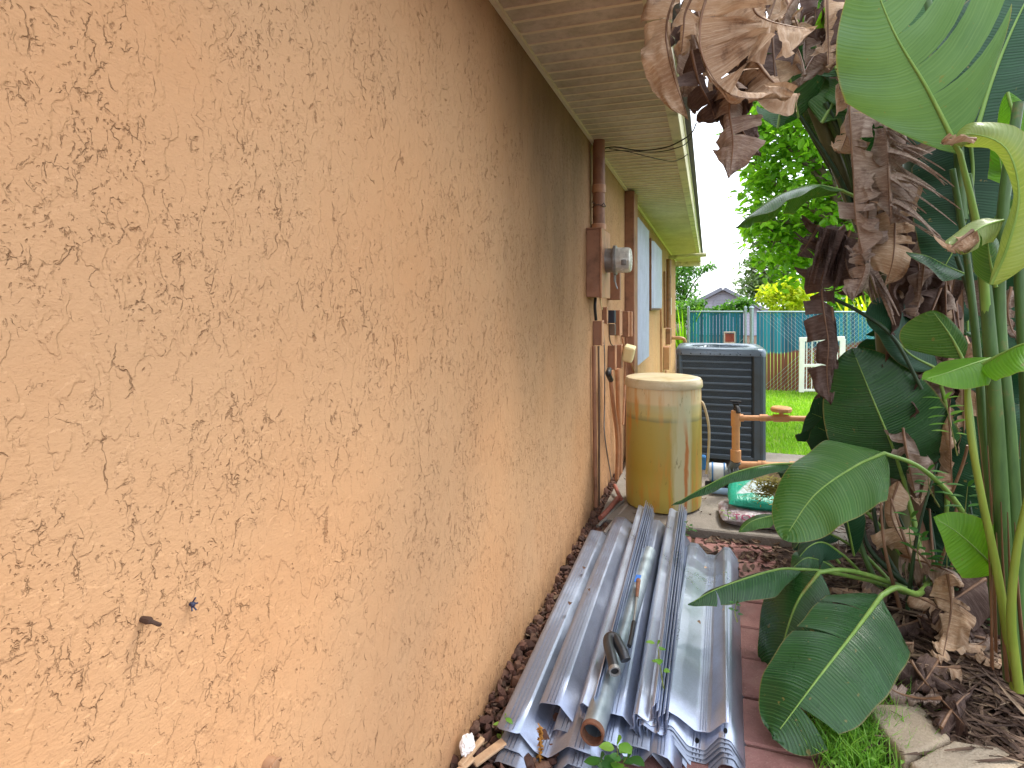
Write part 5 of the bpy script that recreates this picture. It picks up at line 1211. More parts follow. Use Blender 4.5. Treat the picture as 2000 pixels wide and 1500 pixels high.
# tall plant: living leaves
blade(V((1645, 372, 3.0), (1590, 362, 2.98), (1530, 378, 2.95), (1478, 410, 2.9), (1437, 445, 2.88)), .30, (.1, .25, .95), BL_mid, tall, .35, .45, (), (.45,), 15, .006, kind='lance', sr=.007, stalk=V((1705, 470, 3.1), (1690, 400, 3.05)), label='arching leaf against the sky gap')
blade(V((1640, 150, 3.0), (1610, 90, 3.0), (1560, 60, 3.0), (1510, 70, 2.95)), .36, (-.2, -.6, .6), BL_deep, tall, .3, .4, (.5,), (), 16, .008, sr=.007)
blade(V((1560, 230, 3.1), (1545, 160, 3.05), (1530, 110, 3.0), (1500, 70, 2.95)), .28, (-.5, -.7, .3), BL_deep, tall, .2, .5, (), (.6,), 17, .008, sr=.006)
blade(V((1605, 240, 3.05), (1650, 160, 3.05), (1680, 100, 3.0), (1700, 40, 3.0)), .45, (-.1, -.9, -.2), BL_mid, tall, .15, .3, (.3,), (.5,), 18, .008, sr=.008)
blade(V((1700, 330, 3.2), (1670, 240, 3.15), (1640, 180, 3.1), (1600, 140, 3.1)), .40, (-.3, -.9, .1), BL_deep, tall, .1, .3, (), (), 33, .008, sr=.007)
blade(V((1660, 40, 2.6), (1640, 20, 2.55), (1615, 25, 2.5), (1588, 55, 2.45)), .16, (.1, .6, .7), BL_lime, tall, .1, .3, (), (), 20, .003, kind='lance', sr=.004, stalk=V((1720, -60, 2.7), (1690, 20, 2.65)), label='backlit lime leaf tip near the top edge')
blade(V((1892, 250, 2.75), (1900, 350, 2.72), (1880, 450, 2.7), (1835, 540, 2.68)), .66, (-.2, -.96, .15), BL_dark, tall, .05, .18, (), (), 21, .008, sr=.009, wr=.6, sweep=.1, label='broad dark blue green leaf behind the pale one')
blade(V((1885, 535, 2.55), (1850, 520, 2.53), (1810, 500, 2.5), (1770, 492, 2.48)), .16, (0, -.5, .8), BL_deep, tall, .3, .3, (), (), 22, .003, kind='lance', sr=.004)
blade(V((1830, 720, 3.0), (1775, 690, 2.98), (1730, 640, 2.96), (1690, 612, 2.95)), .40, (.1, -.85, .4), BL_dark, tall, .05, .35, (), (), 23, .006, sr=.007, stalk=V((1850, 1000, 3.1), (1850, 820, 3.05)), wl=.3)
m = MB(); m.tube(cr(V((1800, 760, 2.95), (1745, 660, 2.93), (1680, 610, 2.92), (1610, 575, 2.9)), 14), [.008]*15, 8); m.build('stalk', ST_d, tall, smooth=60)
blade(V((1842, 330, 3.0), (1900, 180, 3.0), (1960, 60, 3.0), (2040, -60, 3.0)), .7, (-.4, -.9, -.1), BL_dark, tall, .1, .2, (.4,), (.6,), 24, .01, sr=.01)
blade(V((1960, 430, 2.8), (1975, 250, 2.8), (1990, 100, 2.8), (2030, -80, 2.8)), .62, (-.5, -.85, .1), BL_dark, tall, .1, .2, (.3, .7), (), 25, .01, sr=.01)
blade(V((1930, 260, 3.3), (1880, 100, 3.3), (1840, -30, 3.3), (1820, -160, 3.3)), .7, (-.2, -.95, .1), BL_deep, tall, .1, .2, (), (.5,), 26, .01, sr=.01)
rr = random.Random(77)
for i in range(15):      # deeper foliage behind
    px = rr.uniform(1780, 2080); py = rr.uniform(-60, 560); Y = rr.uniform(3.6, 4.8); dx = rr.uniform(-120, 120); dy = rr.uniform(120, 260)
    blade(V((px, py+dy, Y), (px+dx*.3, py+dy*.6, Y), (px+dx*.7, py+dy*.2, Y), (px+dx, py-40, Y-.1)), rr.uniform(.45, .7), (rr.uniform(-.7, .3), -.9, rr.uniform(-.3, .5)), rr.choice((BL_dark, BL_deep, BL_dark)), tall, .1, .25, (rr.random(),), (rr.random(),), 100+i, .01, n=24, m_=5, sr=.01)
# tall plant: dead leaves
def dead(ctrl, width, mat, seed, face=UPF, parent=None, tears=4, rnd_=.75, wl=1., wr=1., fold=.35, curl=1.0, kind='strap', label=None, gap=.22, stalk=None, sr=.006, rag=.16, sweep=.05, twist=0., ntl=None):
    rr = random.Random(seed); mk = lambda k: tuple(sorted(rr.uniform(.06, .95) for _ in range(k)))
    return blade(ctrl, width, face, mat, parent or tall, fold, curl, mk(tears), mk(tears), seed, .020, 50, 8, kind, sweep, rnd_, gap, stalk, sr, ST_b, wl, wr, 'dead_leaf', rag, label, twist)
dead(V((1335, -45, 1.95), (1303, 40, 1.95), (1308, 120, 1.95), (1345, 236, 1.97)), .20, DM_tan, 201, (-.1, -.95, .2), tears=2, rnd_=.2, wl=.12, wr=1.1, fold=.1, curl=.3, gap=.1, label='tan dead leaf hanging against the eave')
dead(V((1400, -60, 1.9), (1368, 40, 1.9), (1376, 120, 1.9), (1430, 186, 1.92), (1545, 190, 1.98)), .42, DM_tan, 202, (-.05, -.95, .25), tears=6, rnd_=.35, wl=1.0, wr=.05, fold=.0, curl=.5, gap=.12, rag=.1, label='large curled tan dead leaf at the top beside the eave')
dead(V((1480, -50, 1.95), (1470, 10, 1.95), (1500, 40, 1.96), (1590, 60, 2.05)), .30, DM_tan, 203, (0, -.9, .4), tears=5, rnd_=.4, wl=.3, fold=.2, curl=.5)
dead(V((1430, 150, 2.0), (1425, 215, 2.0), (1432, 280, 2.0), (1424, 352, 2.0)), .24, DM_mau, 204, (-.1, -.98, .1), tears=4, rnd_=.35, curl=.4, kind='lance', label='purplish dead leaf hanging over the sky gap')
dead(V((1400, 170, 2.05), (1430, 220, 2.05), (1462, 275, 2.05), (1484, 305, 2.05)), .17, DM_brn, 205, (-.1, -.98, .2), tears=3, rnd_=.35, kind='lance')
dead(V((1470, 110, 2.1), (1500, 150, 2.1), (1530, 175, 2.1), (1560, 185, 2.15)), .2, DM_tan, 206, tears=4, rnd_=.5)
dead(V((1350, 100, 2.05), (1365, 160, 2.05), (1385, 200, 2.05), (1400, 240, 2.05)), .22, DM_brn, 207, tears=4, rnd_=.5)
dead(V((1370, -40, 1.98), (1340, 20, 1.98), (1335, 60, 1.98), (1330, 110, 1.99)), .16, DM_tan, 208, (0, -.9, .4), tears=3, rnd_=.5)
dead(V((1560, -20, 2.4), (1530, 40, 2.4), (1560, 100, 2.4), (1572, 150, 2.4)), .16, DM_mau, 209, tears=4, rnd_=.5)
rr = random.Random(91)
for i in range(16):
    px = rr.uniform(1380, 1720); py = rr.uniform(-120, 60); h_ = rr.uniform(90, 190); dx = rr.gauss(0, 50); Y = rr.uniform(2.15, 2.7)
    dead(V((px, py, Y), (px+dx*.4, py+h_*.35, Y), (px+dx*.8, py+h_*.7, Y), (px+dx, py+h_, Y)), rr.uniform(.14, .26), rr.choice((DM_brn, DM_mau, DM_tan, DM_brn)), 400+i, (rr.uniform(-.7, .7), -.9, .1))
rr = random.Random(92)
for i in range(9):
    px = rr.uniform(1500, 1760); py = rr.uniform(-80, 120); Y = rr.uniform(2.9, 3.5); dx = rr.uniform(-110, 60); dy = rr.uniform(90, 190)
    blade(V((px, py+dy, Y), (px+dx*.3, py+dy*.6, Y), (px+dx*.7, py+dy*.2, Y), (px+dx, py-30, Y-.1)), rr.uniform(.28, .45), (rr.uniform(-.7, .3), -.9, rr.uniform(-.3, .5)), rr.choice((BL_dark, BL_deep, BL_mid)), tall, .2, .35, (rr.random(),), (rr.random(),), 140+i, .01, n=24, m_=5, sr=.007)
rr = random.Random(94)
for i in range(9):
    px = rr.uniform(1330, 1480); py = rr.uniform(-80, 60); h_ = rr.uniform(110, 190); dx = rr.gauss(0, 30); Y = rr.uniform(2.05, 2.3)
    dead(V((px, py, Y), (px+dx*.4, py+h_*.35, Y), (px+dx*.8, py+h_*.7, Y), (px+dx, py+h_, Y)), rr.uniform(.14, .22), rr.choice((DM_brn, DM_mau)), 430+i, (rr.uniform(-.5, .5), -.9, .1), tears=2)
# long hanging ribbons
dead(V((1655, 40, 2.5), (1658, 180, 2.5), (1666, 330, 2.5), (1672, 430, 2.5), (1690, 520, 2.52)), .17, DM_mau, 210, (-.4, -.9, .1), tears=9, rnd_=.4, fold=.7, curl=.9, gap=.25, twist=1.2, label='long pale mauve dead leaf hanging straight down')
dead(V((1680, 90, 2.6), (1665, 200, 2.58), (1655, 260, 2.56), (1640, 300, 2.55)), .2, DM_tan, 211, (-.3, -.9, .1), tears=6, rnd_=.5, fold=.6)
dead(V((1735, 190, 2.5), (1736, 280, 2.5), (1735, 350, 2.48), (1738, 440, 2.48)), .40, DM_mau, 212, (-.2, -.95, .2), tears=5, rnd_=.6, gap=.25, wl=.8, wr=.3, fold=.5, curl=.4)
def fringe(ctrl, n, L_, dirs, w_, mat, seed, label):
    rr = random.Random(seed); P = cr(V(*ctrl), 40); m = MB()
    for i in range(n):
        c = P[int(40*(i+.5)/n)]; px, pz = dirs; d = Vector((px, -.15+rr.gauss(0, .2), pz+rr.gauss(0, .16))).normalized(); l_ = L_*rr.uniform(.5, 1.15); cu = rr.uniform(.3, 1.6); ww = w_*rr.uniform(.6, 1.3)
        q = []; nn_ = 9; S0 = d.cross(Vector((0, -1, 0))).normalized(); N0 = S0.cross(d)
        for k in range(nn_+1):
            u = k/nn_; b = c+d*l_*u+Vector((0, 0, -.25*l_*u*u))+N0*.02*math.sin(u*3+i); tw = cu*u+.5; wk = ww*(1-.75*u**2)*.5
            A = S0*math.cos(tw)+N0*math.sin(tw); B_ = -S0*math.sin(tw)+N0*math.cos(tw)
            q += [b-A*wk+B_*wk*.6, b-B_*wk*.2, b+A*wk+B_*wk*.6]
        uvs = [(.5+.1*((j % 3)-1), (j//3)*.03+i) for j in range(len(q))]
        m.add(q, [(k*3+e, k*3+e+1, k*3+e+4, k*3+e+3) for k in range(nn_) for e in (0, 1)], uvs)
    m.tube(P[::4], .005, 6); return m.build('dead_leaf', mat, tall, smooth='all', label=label)
fringe(((1718, 195, 2.46), (1732, 270, 2.45), (1738, 350, 2.44), (1742, 425, 2.44)), 30, .20, (.85, -.5), .020, DM_mau, 61, 'fringed dead leaf with narrow strips over the dark leaf')
fringe(((1760, 225, 2.5), (1775, 245, 2.5), (1790, 262, 2.5)), 14, .13, (.8, -.35), .016, DM_mau, 62, 'small frayed tuft of dead strips above the fringed leaf')
fringe(((1600, 445, 2.9), (1635, 452, 2.9), (1665, 470, 2.9)), 16, .22, (-.25, -.9), .03, DM_brn, 63, 'cluster of shredded brown strips right of the sky gap')
fringe(((1650, 480, 2.85), (1680, 500, 2.85), (1700, 520, 2.85)), 12, .20, (.35, -.9), .03, DM_mau, 64, 'shredded strips hanging beside the olive trunk')
dead(V((1700, 300, 2.55), (1695, 420, 2.55), (1690, 520, 2.55), (1665, 590, 2.55)), .2, DM_mau, 213, tears=8, rnd_=.5, fold=.7)
dead(V((1750, 330, 2.6), (1748, 430, 2.6), (1745, 500, 2.58), (1730, 560, 2.58)), .16, DM_tan, 214, tears=5, rnd_=.5, fold=.6)
dead(V((1715, 60, 2.7), (1745, 160, 2.7), (1760, 220, 2.7), (1755, 300, 2.7)), .3, DM_brn, 215, tears=7, rnd_=.5)
dead(V((1620, -30, 2.6), (1610, 30, 2.6), (1660, 90, 2.6), (1700, 160, 2.6)), .25, DM_brn, 216, tears=8, rnd_=.5)
# the big brown one over the fence
dead(V((1625, 500, 2.9), (1606, 545, 2.88), (1608, 600, 2.86), (1618, 670, 2.84), (1615, 730, 2.84), (1622, 792, 2.85)), .165, DM_brn, 217, (-.2, -.97, .1), tears=5, rnd_=.35, fold=.1, curl=.5, gap=.14, wl=.8, rag=.1, kind='strap', label='drooping brown dead leaf in front of the teal fence')
dead(V((1650, 440, 2.95), (1620, 470, 2.95), (1605, 510, 2.95), (1588, 560, 2.95)), .22, DM_brn, 218, tears=9, rnd_=.5, gap=.4)
dead(V((1660, 450, 2.9), (1650, 490, 2.9), (1660, 540, 2.9), (1690, 575, 2.9)), .24, DM_brn, 219, tears=9, rnd_=.5, gap=.4)
dead(V((1600, 440, 3.0), (1585, 465, 3.0), (1575, 480, 3.0), (1560, 500, 3.0)), .2, DM_brn, 220, tears=7, rnd_=.6, gap=.4)
dead(V((1625, 600, 2.88), (1628, 680, 2.88), (1622, 730, 2.88), (1592, 780, 2.88)), .10, DM_brn, 221, tears=6, rnd_=.5, fold=.6)
rr = random.Random(5)
for i in range(50):       # skirt of dead leaves round the trunks
    px = rr.uniform(1690, 1900); py = rr.uniform(300, 900); Y = rr.uniform(2.95, 3.5); h_ = rr.uniform(120, 260); dx = rr.gauss(0, 35)
    dead(V((px, py, Y), (px+dx*.3, py+h_*.35, Y-.05), (px+dx*.6, py+h_*.7, Y-.04), (px+dx, py+h_, Y-.02)), rr.uniform(.10, .24), rr.choice((DM_brn, DM_mau, DM_brn, DM_tan)), 300+i, (rr.uniform(-.8, .8), -.8, .1), tears=3, rnd_=.8, fold=.6, curl=1.1)
rr = random.Random(55)
for i in range(20):
    px = rr.uniform(1770, 2040); py = rr.uniform(480, 980); Y = rr.uniform(3.25, 4.0); dx = rr.uniform(-60, 90); dy = rr.uniform(90, 190)
    blade(V((px, py+dy, Y), (px+dx*.3, py+dy*.6, Y), (px+dx*.7, py+dy*.2, Y), (px+dx, py-30, Y-.1)), rr.uniform(.3, .5), (rr.uniform(-.7, .5), -.9, rr.uniform(-.3, .5)), rr.choice((BL_dark, BL_deep, BL_dark)), midp, .15, .3, (rr.random(),), (rr.random(),), 500+i, .01, n=24, m_=5, sr=.007)
# ground level dead leaves as things of their own kind of place
gd = plant('gdead', at(1850, 1230, Z=.07), 'heap of big curled dead leaves fallen at the foot of the broad leaved plants', 'dead leaves', 'dead_leaf_heap')
dead(V((1755, 940, 2.9), (1740, 1000, 2.88), (1765, 1060, 2.86), (1800, 1105, 2.86)), .26, DM_tan, 230, (-.2, -.9, .3), gd, 5, .4, label='large curled tan dead leaf standing upright')
dead(V((1780, 1160, 2.6), (1830, 1185, 2.6), (1870, 1230, 2.55), (1895, 1290, 2.5)), .18, DM_tan, 231, (-.2, -.6, .7), gd, 5, .4)
dead(V((1850, 1120, 2.6), (1858, 1180, 2.58), (1850, 1240, 2.5), (1838, 1300, 2.4)), .14, DM_tan, 232, (-.5, -.8, .3), gd, 4, .5)
dead(V((1925, 1130, 2.7), (1880, 1160, 2.65), (1850, 1180, 2.6), (1820, 1215, 2.55)), .2, DM_brn, 233, (0, -.3, .9), gd, 4, .4)
dead(V((1640, 1290, 2.3), (1700, 1280, 2.35), (1790, 1300, 2.35), (1900, 1370, 2.25)), .12, DM_brn, 234, (0, -.3, .9), gd, 3, .4)
dead(V((1760, 1085, 2.9), (1810, 1100, 2.8), (1860, 1120, 2.7), (1880, 1150, 2.65)), .16, DM_mau, 235, (0, -.4, .9), gd, 4, .3)
rr = random.Random(15)
for i in range(34):
    px = rr.uniform(1640, 2040); py = rr.uniform(1080, 1420); p = at(px, py, Z=.09); a = rr.uniform(0, 6.3); L_ = rr.uniform(.15, .34); d = Vector((math.cos(a), math.sin(a), 0))*L_
    if p.x < .55: continue
    dead([p-d*.5+Vector((0, 0, rr.uniform(0, .06))), p-d*.2+Vector((0, 0, .03)), p+d*.2+Vector((0, 0, .03)), p+d*.5+Vector((0, 0, rr.uniform(0, .1)))], rr.uniform(.05, .13), rr.choice((DM_brn, DM_mau, DM_tan, DM_brn)), 260+i, (rr.uniform(-.5, .5), -.3, .9), gd, 4, .5)
for (a, b) in (((1790, 1240), (1870, 990)), ((1840, 1150), (1770, 1060)), ((1870, 1010), (1800, 1180)), ((1890, 870), (1860, 960)), ((1640, 1330), (1760, 1270)), ((1960, 1240), (1930, 1160))):
    m = MB(); p = at(*a, Y=2.75); q = at(*b, Y=2.8); m.tube(cr([p, p.lerp(q, .5)+Vector((.01, 0, .02)), q], 8), .0055, 6); m.build('dry_stalk', ST_b, gd, smooth=60)
# right plant
root = at(1975, 1345, Z=.05); Yr = 2.2
def stalkp(pts, r0, r1, mat, parent=rght): m = MB(); m.tube(cr(V(*pts), 20), [r0+(r1-r0)*i/20 for i in range(21)], 12); return m.build('stalk', mat, parent, smooth=60)
stalkp(((1978, 1330, 2.2), (1962, 1100, 2.2), (1948, 850, 2.2), (1928, 600, 2.2), (1915, 480, 2.2)), .024, .016, ST_g)
stalkp(((1992, 1330, 2.22), (1985, 1100, 2.22), (1972, 850, 2.22), (1952, 620, 2.22), (1960, 400, 2.2), (1990, 200, 2.2)), .022, .014, ST_g)
stalkp(((1982, 1345, 2.16), (1950, 1130, 2.14), (1915, 960, 2.12), (1892, 820, 2.12), (1890, 720, 2.14)), .013, .008, ST_y)
stalkp(((1990, 1350, 2.12), (1975, 1210, 2.1), (1985, 1080, 2.1), (2010, 960, 2.1)), .013, .009, ST_y)
stalkp(((1948, 1235, 2.5), (1937, 1100, 2.5), (1925, 900, 2.5), (1905, 650, 2.5), (1885, 480, 2.5), (1860, 330, 2.45)), .017, .010, ST_g)
stalkp(((1966, 1250, 2.45), (1952, 1100, 2.45), (1940, 900, 2.45), (1930, 700, 2.45), (1915, 520, 2.4), (1890, 340, 2.3)), .016, .011, ST_g)
stalkp(((1992, 1310, 2.3), (2000, 1120, 2.3), (2008, 900, 2.3), (2000, 700, 2.3), (1990, 500, 2.3), (1995, 350, 2.3)), .02, .014, ST_g)
stalkp(((1950, 1210, 2.6), (1932, 1000, 2.6), (1915, 800, 2.6), (1898, 600, 2.6), (1868, 500, 2.58)), .012, .008, ST_d)
for i, px in enumerate((1955, 1968, 1982, 1946)):
    m = MB(); m.tube(cr(V((px+22, 1330, 2.15), (px+6, 1150, 2.16), (px, 980+20*i, 2.17)), 10), [.010, .010, .009, .009, .008, .007, .006, .005, .004, .003, .002], 6, squash=.5); m.build('dry_sheath', ST_b, rght, smooth=60)
blade(V((1875, 300, 2.05), (1812, 175, 2.0), (1745, 60, 1.97), (1690, -80, 1.95)), .50, (-.15, -.92, -.35), BL_pale, rght, .05, .12, (), (.30, .46, .64, .8), 40, .006, sweep=.55, sr=.008, gap=.42, kind='lance', stalk=V((1928, 620, 2.2), (1912, 460, 2.15)), wl=.82, wr=1.05, label='huge pale underside of a leaf torn into fingers')
blade(V((1900, 280, 2.5), (1940, 150, 2.5), (1990, 30, 2.5), (2050, -80, 2.5)), .5, (-.5, -.85, .0), BL_dark, rght, .1, .2, (.4,), (), 41, .008, sr=.009)
blade(V((1915, 715, 2.1), (1960, 690, 2.05), (2010, 670, 2.0), (2080, 680, 1.95)), .30, (0, -.25, .95), BL_lime, rght, .3, .35, (), (), 42, .006, sr=.007, sweep=.3, label='bright green leaf running off the right edge')
blade(V((1935, 700, 2.12), (1895, 712, 2.08), (1850, 728, 2.04), (1802, 742, 2.0)), .17, (0, -.45, .9), BL_lime, rght, .2, .3, (), (), 43, .005, kind='lance', sr=.004)
blade(V((1880, 700, 2.4), (1862, 665, 2.4), (1842, 635, 2.4), (1820, 606, 2.4)), .20, (-.3, -.9, .1), BL_mid, rght, .15, .2, (), (), 44, .003, kind='round', sr=.006, wl=1.5, wr=.35, stalk=V((1905, 900, 2.3), (1892, 780, 2.35)))
blade(V((1950, 1118, 2.25), (1915, 1080, 2.22), (1870, 1040, 2.2), (1822, 1010, 2.18)), .215, (.2, .75, -.5), BL_lime, rght, -.05, .12, (), (), 45, .003, sr=.004, sweep=.1, kind='lance', label='small backlit lime green leaf')
rr = random.Random(31)
for i in range(12):
    bx = rr.uniform(1935, 2010); Y = rr.uniform(2.15, 2.5); t_y = rr.uniform(700, 1080); dx = rr.uniform(-45, 25)
    P = cr(V((bx, 1300-(Y-2.2)*200, Y), (bx+dx*.3, (1300+t_y)/2, Y+.01), (bx+dx, t_y, Y+.02)), 10); m = MB(); r0 = rr.uniform(.006, .012)
    m.tube(P, [r0*(1-.075*k) for k in range(11)], 6, squash=.35); m.build('dry_sheath', rr.choice((ST_b, ST_b, ST_d)), rght, smooth=60)
for i in range(10):
    bx = rr.uniform(1740, 1900); Y = rr.uniform(2.75, 3.1); tx2 = bx+rr.uniform(-90, 60); ty2 = rr.uniform(880, 1040)
    m = MB(); m.tube(cr(V((bx, 1190, Y), ((bx+tx2)/2+rr.uniform(-12, 12), (1190+ty2)/2, Y), (tx2, ty2, Y+.05)), 10), [.009-.0005*k for k in range(11)], 7); m.build('stalk', ST_d if i % 3 else ST_b, midp, smooth=60)
# half withered curled leaf
blade(V((1935, 555, 2.0), (1968, 480, 1.97), (1990, 380, 1.95), (1965, 290, 1.95), (1900, 262, 1.97), (1862, 275, 1.98)), .115, (-.8, -.6, .1), BL_yel, rght, .3, .9, (), (), 46, .008, kind='strap', sr=.005, label='yellowing curled leaf with withered ends')
blade(V((1960, 430, 2.0), (1925, 440, 1.98), (1890, 460, 1.96), (1855, 480, 1.95)), .10, (0, -.8, .5), BL_yel, rght, .4, .6, (.5,), (), 47, .008, kind='strap', sr=.004)
dead(V((1905, 272, 1.94), (1885, 270, 1.93), (1865, 272, 1.93), (1850, 268, 1.93)), .06, DM_tan, 240, parent=rght, tears=3, rnd_=.5)
dead(V((1900, 450, 1.94), (1880, 465, 1.93), (1862, 480, 1.93), (1850, 492, 1.93)), .085, DM_tan, 241, parent=rght, tears=2, rnd_=.4)
blade(V((1945, 560, 2.1), (1938, 530, 2.08), (1932, 495, 2.06), (1928, 460, 2.05)), .10, (-.3, -.9, .2), BL_mid, rght, .5, .8, (), (), 48, .003, kind='strap', sr=.006, wl=1.2)
blade(V((2000, 520, 2.2), (1975, 470, 2.2), (1965, 430, 2.2), (1990, 380, 2.2)), .14, (-.6, -.7, .2), BL_mid, rght, .4, .6, (), (), 49, .005, sr=.006)
dead(V((1975, 560, 2.6), (1968, 600, 2.6), (1975, 640, 2.6), (1990, 665, 2.6)), .07, DM_mau, 242, parent=rght, tears=2, rnd_=.3)
blade(V((1968, 180, 2.3), (1985, 260, 2.3), (1960, 340, 2.28), (1945, 240, 2.28)), .1, (-.4, -.8, .3), BL_lime, rght, .3, .4, (), (), 50, .004, sr=.005)
blade(V((1960, 1080, 3.0), (1945, 980, 3.0), (1940, 880, 3.0), (1960, 780, 3.0)), .45, (-.4, -.9, .1), BL_dark, rght, .1, .2, (), (), 51, .006, sr=.007)
for k in ('low', 'mid', 'tall', 'right', 'gdead'): rebase(PL[k])

# ---------------------------------------------------------------- seedlings and weeds
M_w1 = leaf_mat('weed_leaf', lin(96, 150, 50), lin(140, 184, 80), .4); M_w2 = leaf_mat('dark_weed_leaf', lin(44, 92, 34), lin(70, 124, 50), .3)
M_ws = simple('weed_stem', lin(110, 120, 60), .6)
def oval(m, c, T, U, L_, w_, cup=.15):
    T = T.normalized(); S = T.cross(U).normalized(); N = S.cross(T); P = []; ks = 6
    for k in range(ks+1):
        u = k/ks; ww = w_*.5*math.sin(math.pi*min(u**.85, 1))**.8+.0004; b = c+T*L_*u-N*L_*.18*u*u; P += [b-S*ww+N*ww*cup, b-N*ww*cup*.2, b+S*ww+N*ww*cup]
    m.add(P, [(k*3+q, k*3+q+1, k*3+q+4, k*3+q+3) for k in range(ks) for q in (0, 1)])
def weed(base, top, n, ls, mat, seed, lab, lw=.55, pair=False, name='weed', sp=1.):
    rr = random.Random(seed); b = Vector(base); tp = Vector(top); t_ = empty(name, b, label=lab, cat='weed')
    P = cr([b, b.lerp(tp, .5)+Vector((rr.uniform(-.015, .015), 0, 0)), tp], 20); m = MB(); m.tube(P, [.0028*(1-.03*i) for i in range(21)], 5); m.build('stem', M_ws, t_, smooth=60)
    m = MB()
    for i in range(n):
        u = .25+.75*(i+1)/n; c = P[int(u*20)]
        for s_ in ((0, math.pi) if pair else (0,)):
            a = i*2.4+s_ if not pair else s_+.3*math.sin(i)+rr.uniform(-.2, .2)
            T = Vector((math.cos(a), math.sin(a), rr.uniform(.0, .5))).normalized(); oval(m, c+T*.008*sp, T, Vector((0, 0, 1)), ls*rr.uniform(.7, 1.15), ls*lw*rr.uniform(.8, 1.1))
    oval(m, P[-1], Vector((.3, -.4, .8)), Vector((0, -.5, 1)), ls*.7, ls*lw*.7)
    m.build('leaves', mat, t_, smooth='all'); rebase(t_)
weed(at(990, 1500, Y=1.72), at(985, 1400, Y=1.72), 6, .028, M_w1, 1, 'thin seedling with yellow green leaves growing before the left panels')
b_ = at(1190, 1500, Y=1.62)
for i, (px, py, lb) in enumerate(((1172, 1482, 'left'), (1205, 1450, 'tall'), (1225, 1478, 'right'))):
    weed(at(1195, 1540, Y=1.66), at(px, py, Y=1.62), 6, .045, M_w2 if i != 1 else M_w1, 5+i, 'lobed green weed in front of the large pipe, %s of its three stems' % ('leftmost' if i == 0 else 'tallest and lightest' if i == 1 else 'rightmost'), .8)
weed(at(1296, 1345, Y=1.92), at(1284, 1258, Y=1.92), 5, .028, M_w1, 9, 'climbing seedling with heart shaped leaves beside the right hand pile', .85)
m = MB(); rr = random.Random(8); P = cr([at(1052, 1500, Y=1.68), at(1056, 1460, Y=1.68), at(1054, 1420, Y=1.68)], 12)
for i in range(90):
    c = P[rr.randint(2, 12)]; d = Vector((rr.gauss(0, 1), rr.gauss(0, 1), rr.gauss(0, 1))).normalized(); oval(m, c, d, Vector((0, 0, 1)), .012, .006)
m.tube(P, .002, 5); m.build('dry_seed_head', simple('ochre_seed', lin(166, 116, 44), .8, geo=True), label='ochre dried seed head standing before the left panels', cat='seed head')
for i, (bx, by, Y, tx_, ty) in enumerate(((1870, 890, 2.45, 1845, 780), (1900, 1090, 2.5, 1890, 950), (1835, 990, 2.6, 1812, 920))):
    weed(at(bx, by, Y=Y), at(tx_, ty, Y=Y), 5, .055, M_w1 if i == 0 else M_w2, 30+i, ('pinnate seedling with paired leaves against the brown trunk', 'dark green seedling above the small lime leaf', 'small seedling beside the largest upright leaf')[i], .48, True, 'seedling')
for i, (px, py) in enumerate(((1850, 1080), (1920, 1150), (1905, 1250), (1800, 1050), (1960, 1190), (1780, 1010), (1930, 940))):
    p = at(px, py, Y=2.75); weed(p-Vector((0, 0, .12)), p, 5, .06, M_w2, 40+i, ('dark weed left of the lime leaf', 'dark weed under the lime leaf', 'dark weed low by the right stalks', 'dark weed beneath the blue sheened leaf', 'dark weed behind the right stalks', 'dark weed below the largest leaf', 'dark weed high behind the yellow green stalk')[i], .5, i % 2 == 0)
weed(at(1440, 1215, Y=2.15), at(1438, 1180, Y=2.15), 5, .022, M_w2, 60, 'tiny weed in the paver joint beside the right hand pile', .7)
weed(at(1425, 1020, Z=SLZ), at(1420, 1000, Y=3.55), 5, .03, M_w1, 61, 'small weed growing in front of the soil bags', .5)
weed(at(1345, 1040, Z=.0), at(1340, 1022, Y=3.3), 7, .03, M_w2, 62, 'weed at the foot of the yellow tank', .5)
weed(at(1325, 1050, Z=.0), at(1350, 1035, Y=3.25), 6, .028, M_w2, 63, 'second weed by the slab edge left of the right hand pile', .5)
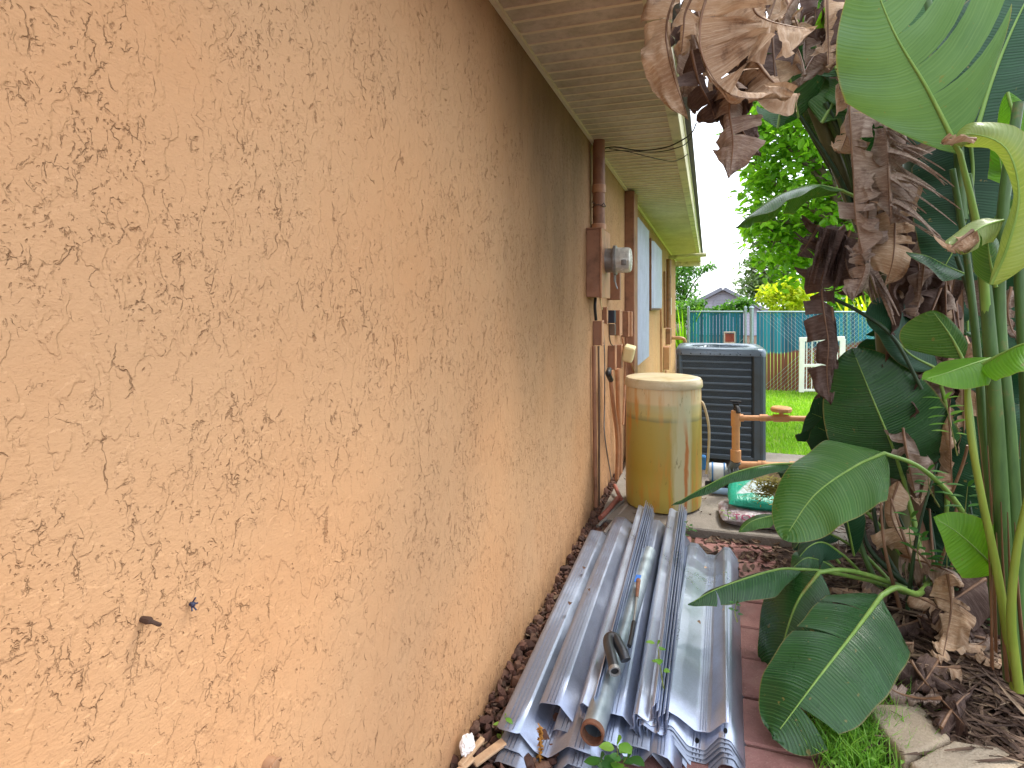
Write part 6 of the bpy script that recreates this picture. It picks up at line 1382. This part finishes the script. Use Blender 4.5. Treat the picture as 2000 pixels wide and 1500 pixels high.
# grass tuft and clover before the stones
m = MB(); rr = random.Random(12)
for i in range(2200):
    px = rr.gauss(1690, 60); py = rr.gauss(1450, 45); p = at(px, py, Z=.0)
    if not (.30 < p.x < .62) : continue
    h = rr.uniform(.03, .12); a = rr.uniform(0, 6.3); dx, dy = math.cos(a)*.0022, math.sin(a)*.0022; lx, ly = rr.gauss(0, .5)*h, rr.gauss(0, .5)*h; z = .0
    m.add([(p.x-dx, p.y-dy, z), (p.x+dx, p.y+dy, z), (p.x+lx*.4+dx*.8, p.y+ly*.4+dy*.8, z+h*.6), (p.x+lx*.4-dx*.8, p.y+ly*.4-dy*.8, z+h*.6), (p.x+lx, p.y+ly, z+h)], [(0, 1, 2, 3), (3, 2, 4)])
for i in range(170):
    px = rr.gauss(1700, 55); py = rr.gauss(1470, 35); p = at(px, py, Z=.02)
    if not (.30 < p.x < .6): continue
    a = rr.uniform(0, 6.3); oval(m, p+Vector((0, 0, rr.uniform(0, .05))), Vector((math.cos(a), math.sin(a), rr.uniform(0, .4))), Vector((0, 0, 1)), rr.uniform(.01, .022), rr.uniform(.007, .013))
m.build('grass', M_w1, kind='stuff', label='bright grass and clover between the pavers and the edging stones', cat='grass')
m = MB()
for i in range(700):
    px = rr.gauss(1505, 18); py = rr.gauss(955, 11); p = at(px, py, Y=3.62); a = rr.uniform(0, 6.3); d = Vector((math.cos(a), math.sin(a), rr.uniform(-.2, .9))); oval(m, p, d, Vector((0, -.3, 1)), rr.uniform(.015, .05), rr.uniform(.003, .007))
m.build('moss_clump', leaf_mat('dry_moss', lin(130, 126, 60), lin(170, 160, 90), .2, .8), label='dry yellow green clump of grass lying on the green bag', cat='grass clump')
# single leaves fallen on the panels
for i, (px, py, z, lb) in enumerate(((1362, 1213, .125, 'yellow dead leaf lying on the short bright panel'), (1376, 1110, .11, 'tan dead leaf near the far end of the right hand pile'), (1326, 1068, .14, 'tan dead leaf at the far end beside the right channels'),
                                    (1112, 1182, .125, 'dark curled leaf caught on the broad panel near the wall'), (1140, 1112, .11, 'brown curled leaf on the far part of the broad panel'), (1418, 1192, .10, 'tiny brown leaf on the right edge of the top panel'), (1150, 1150, .12, 'small brown leaf beside the curled ones on the left panels'))):
    p = atz(px, py, z); m = MB(); rr = random.Random(i); a = rr.uniform(0, 6.3); oval(m, p, Vector((math.cos(a), math.sin(a), .1)), Vector((0, -.2, 1)), .028 if i in (3, 4) else .02, .018 if i in (3, 4) else .012, .8)
    m.build('fallen_leaf', DM_tan if i not in (3, 4, 6) else M_rock, smooth='all', label=lb, cat='leaf')
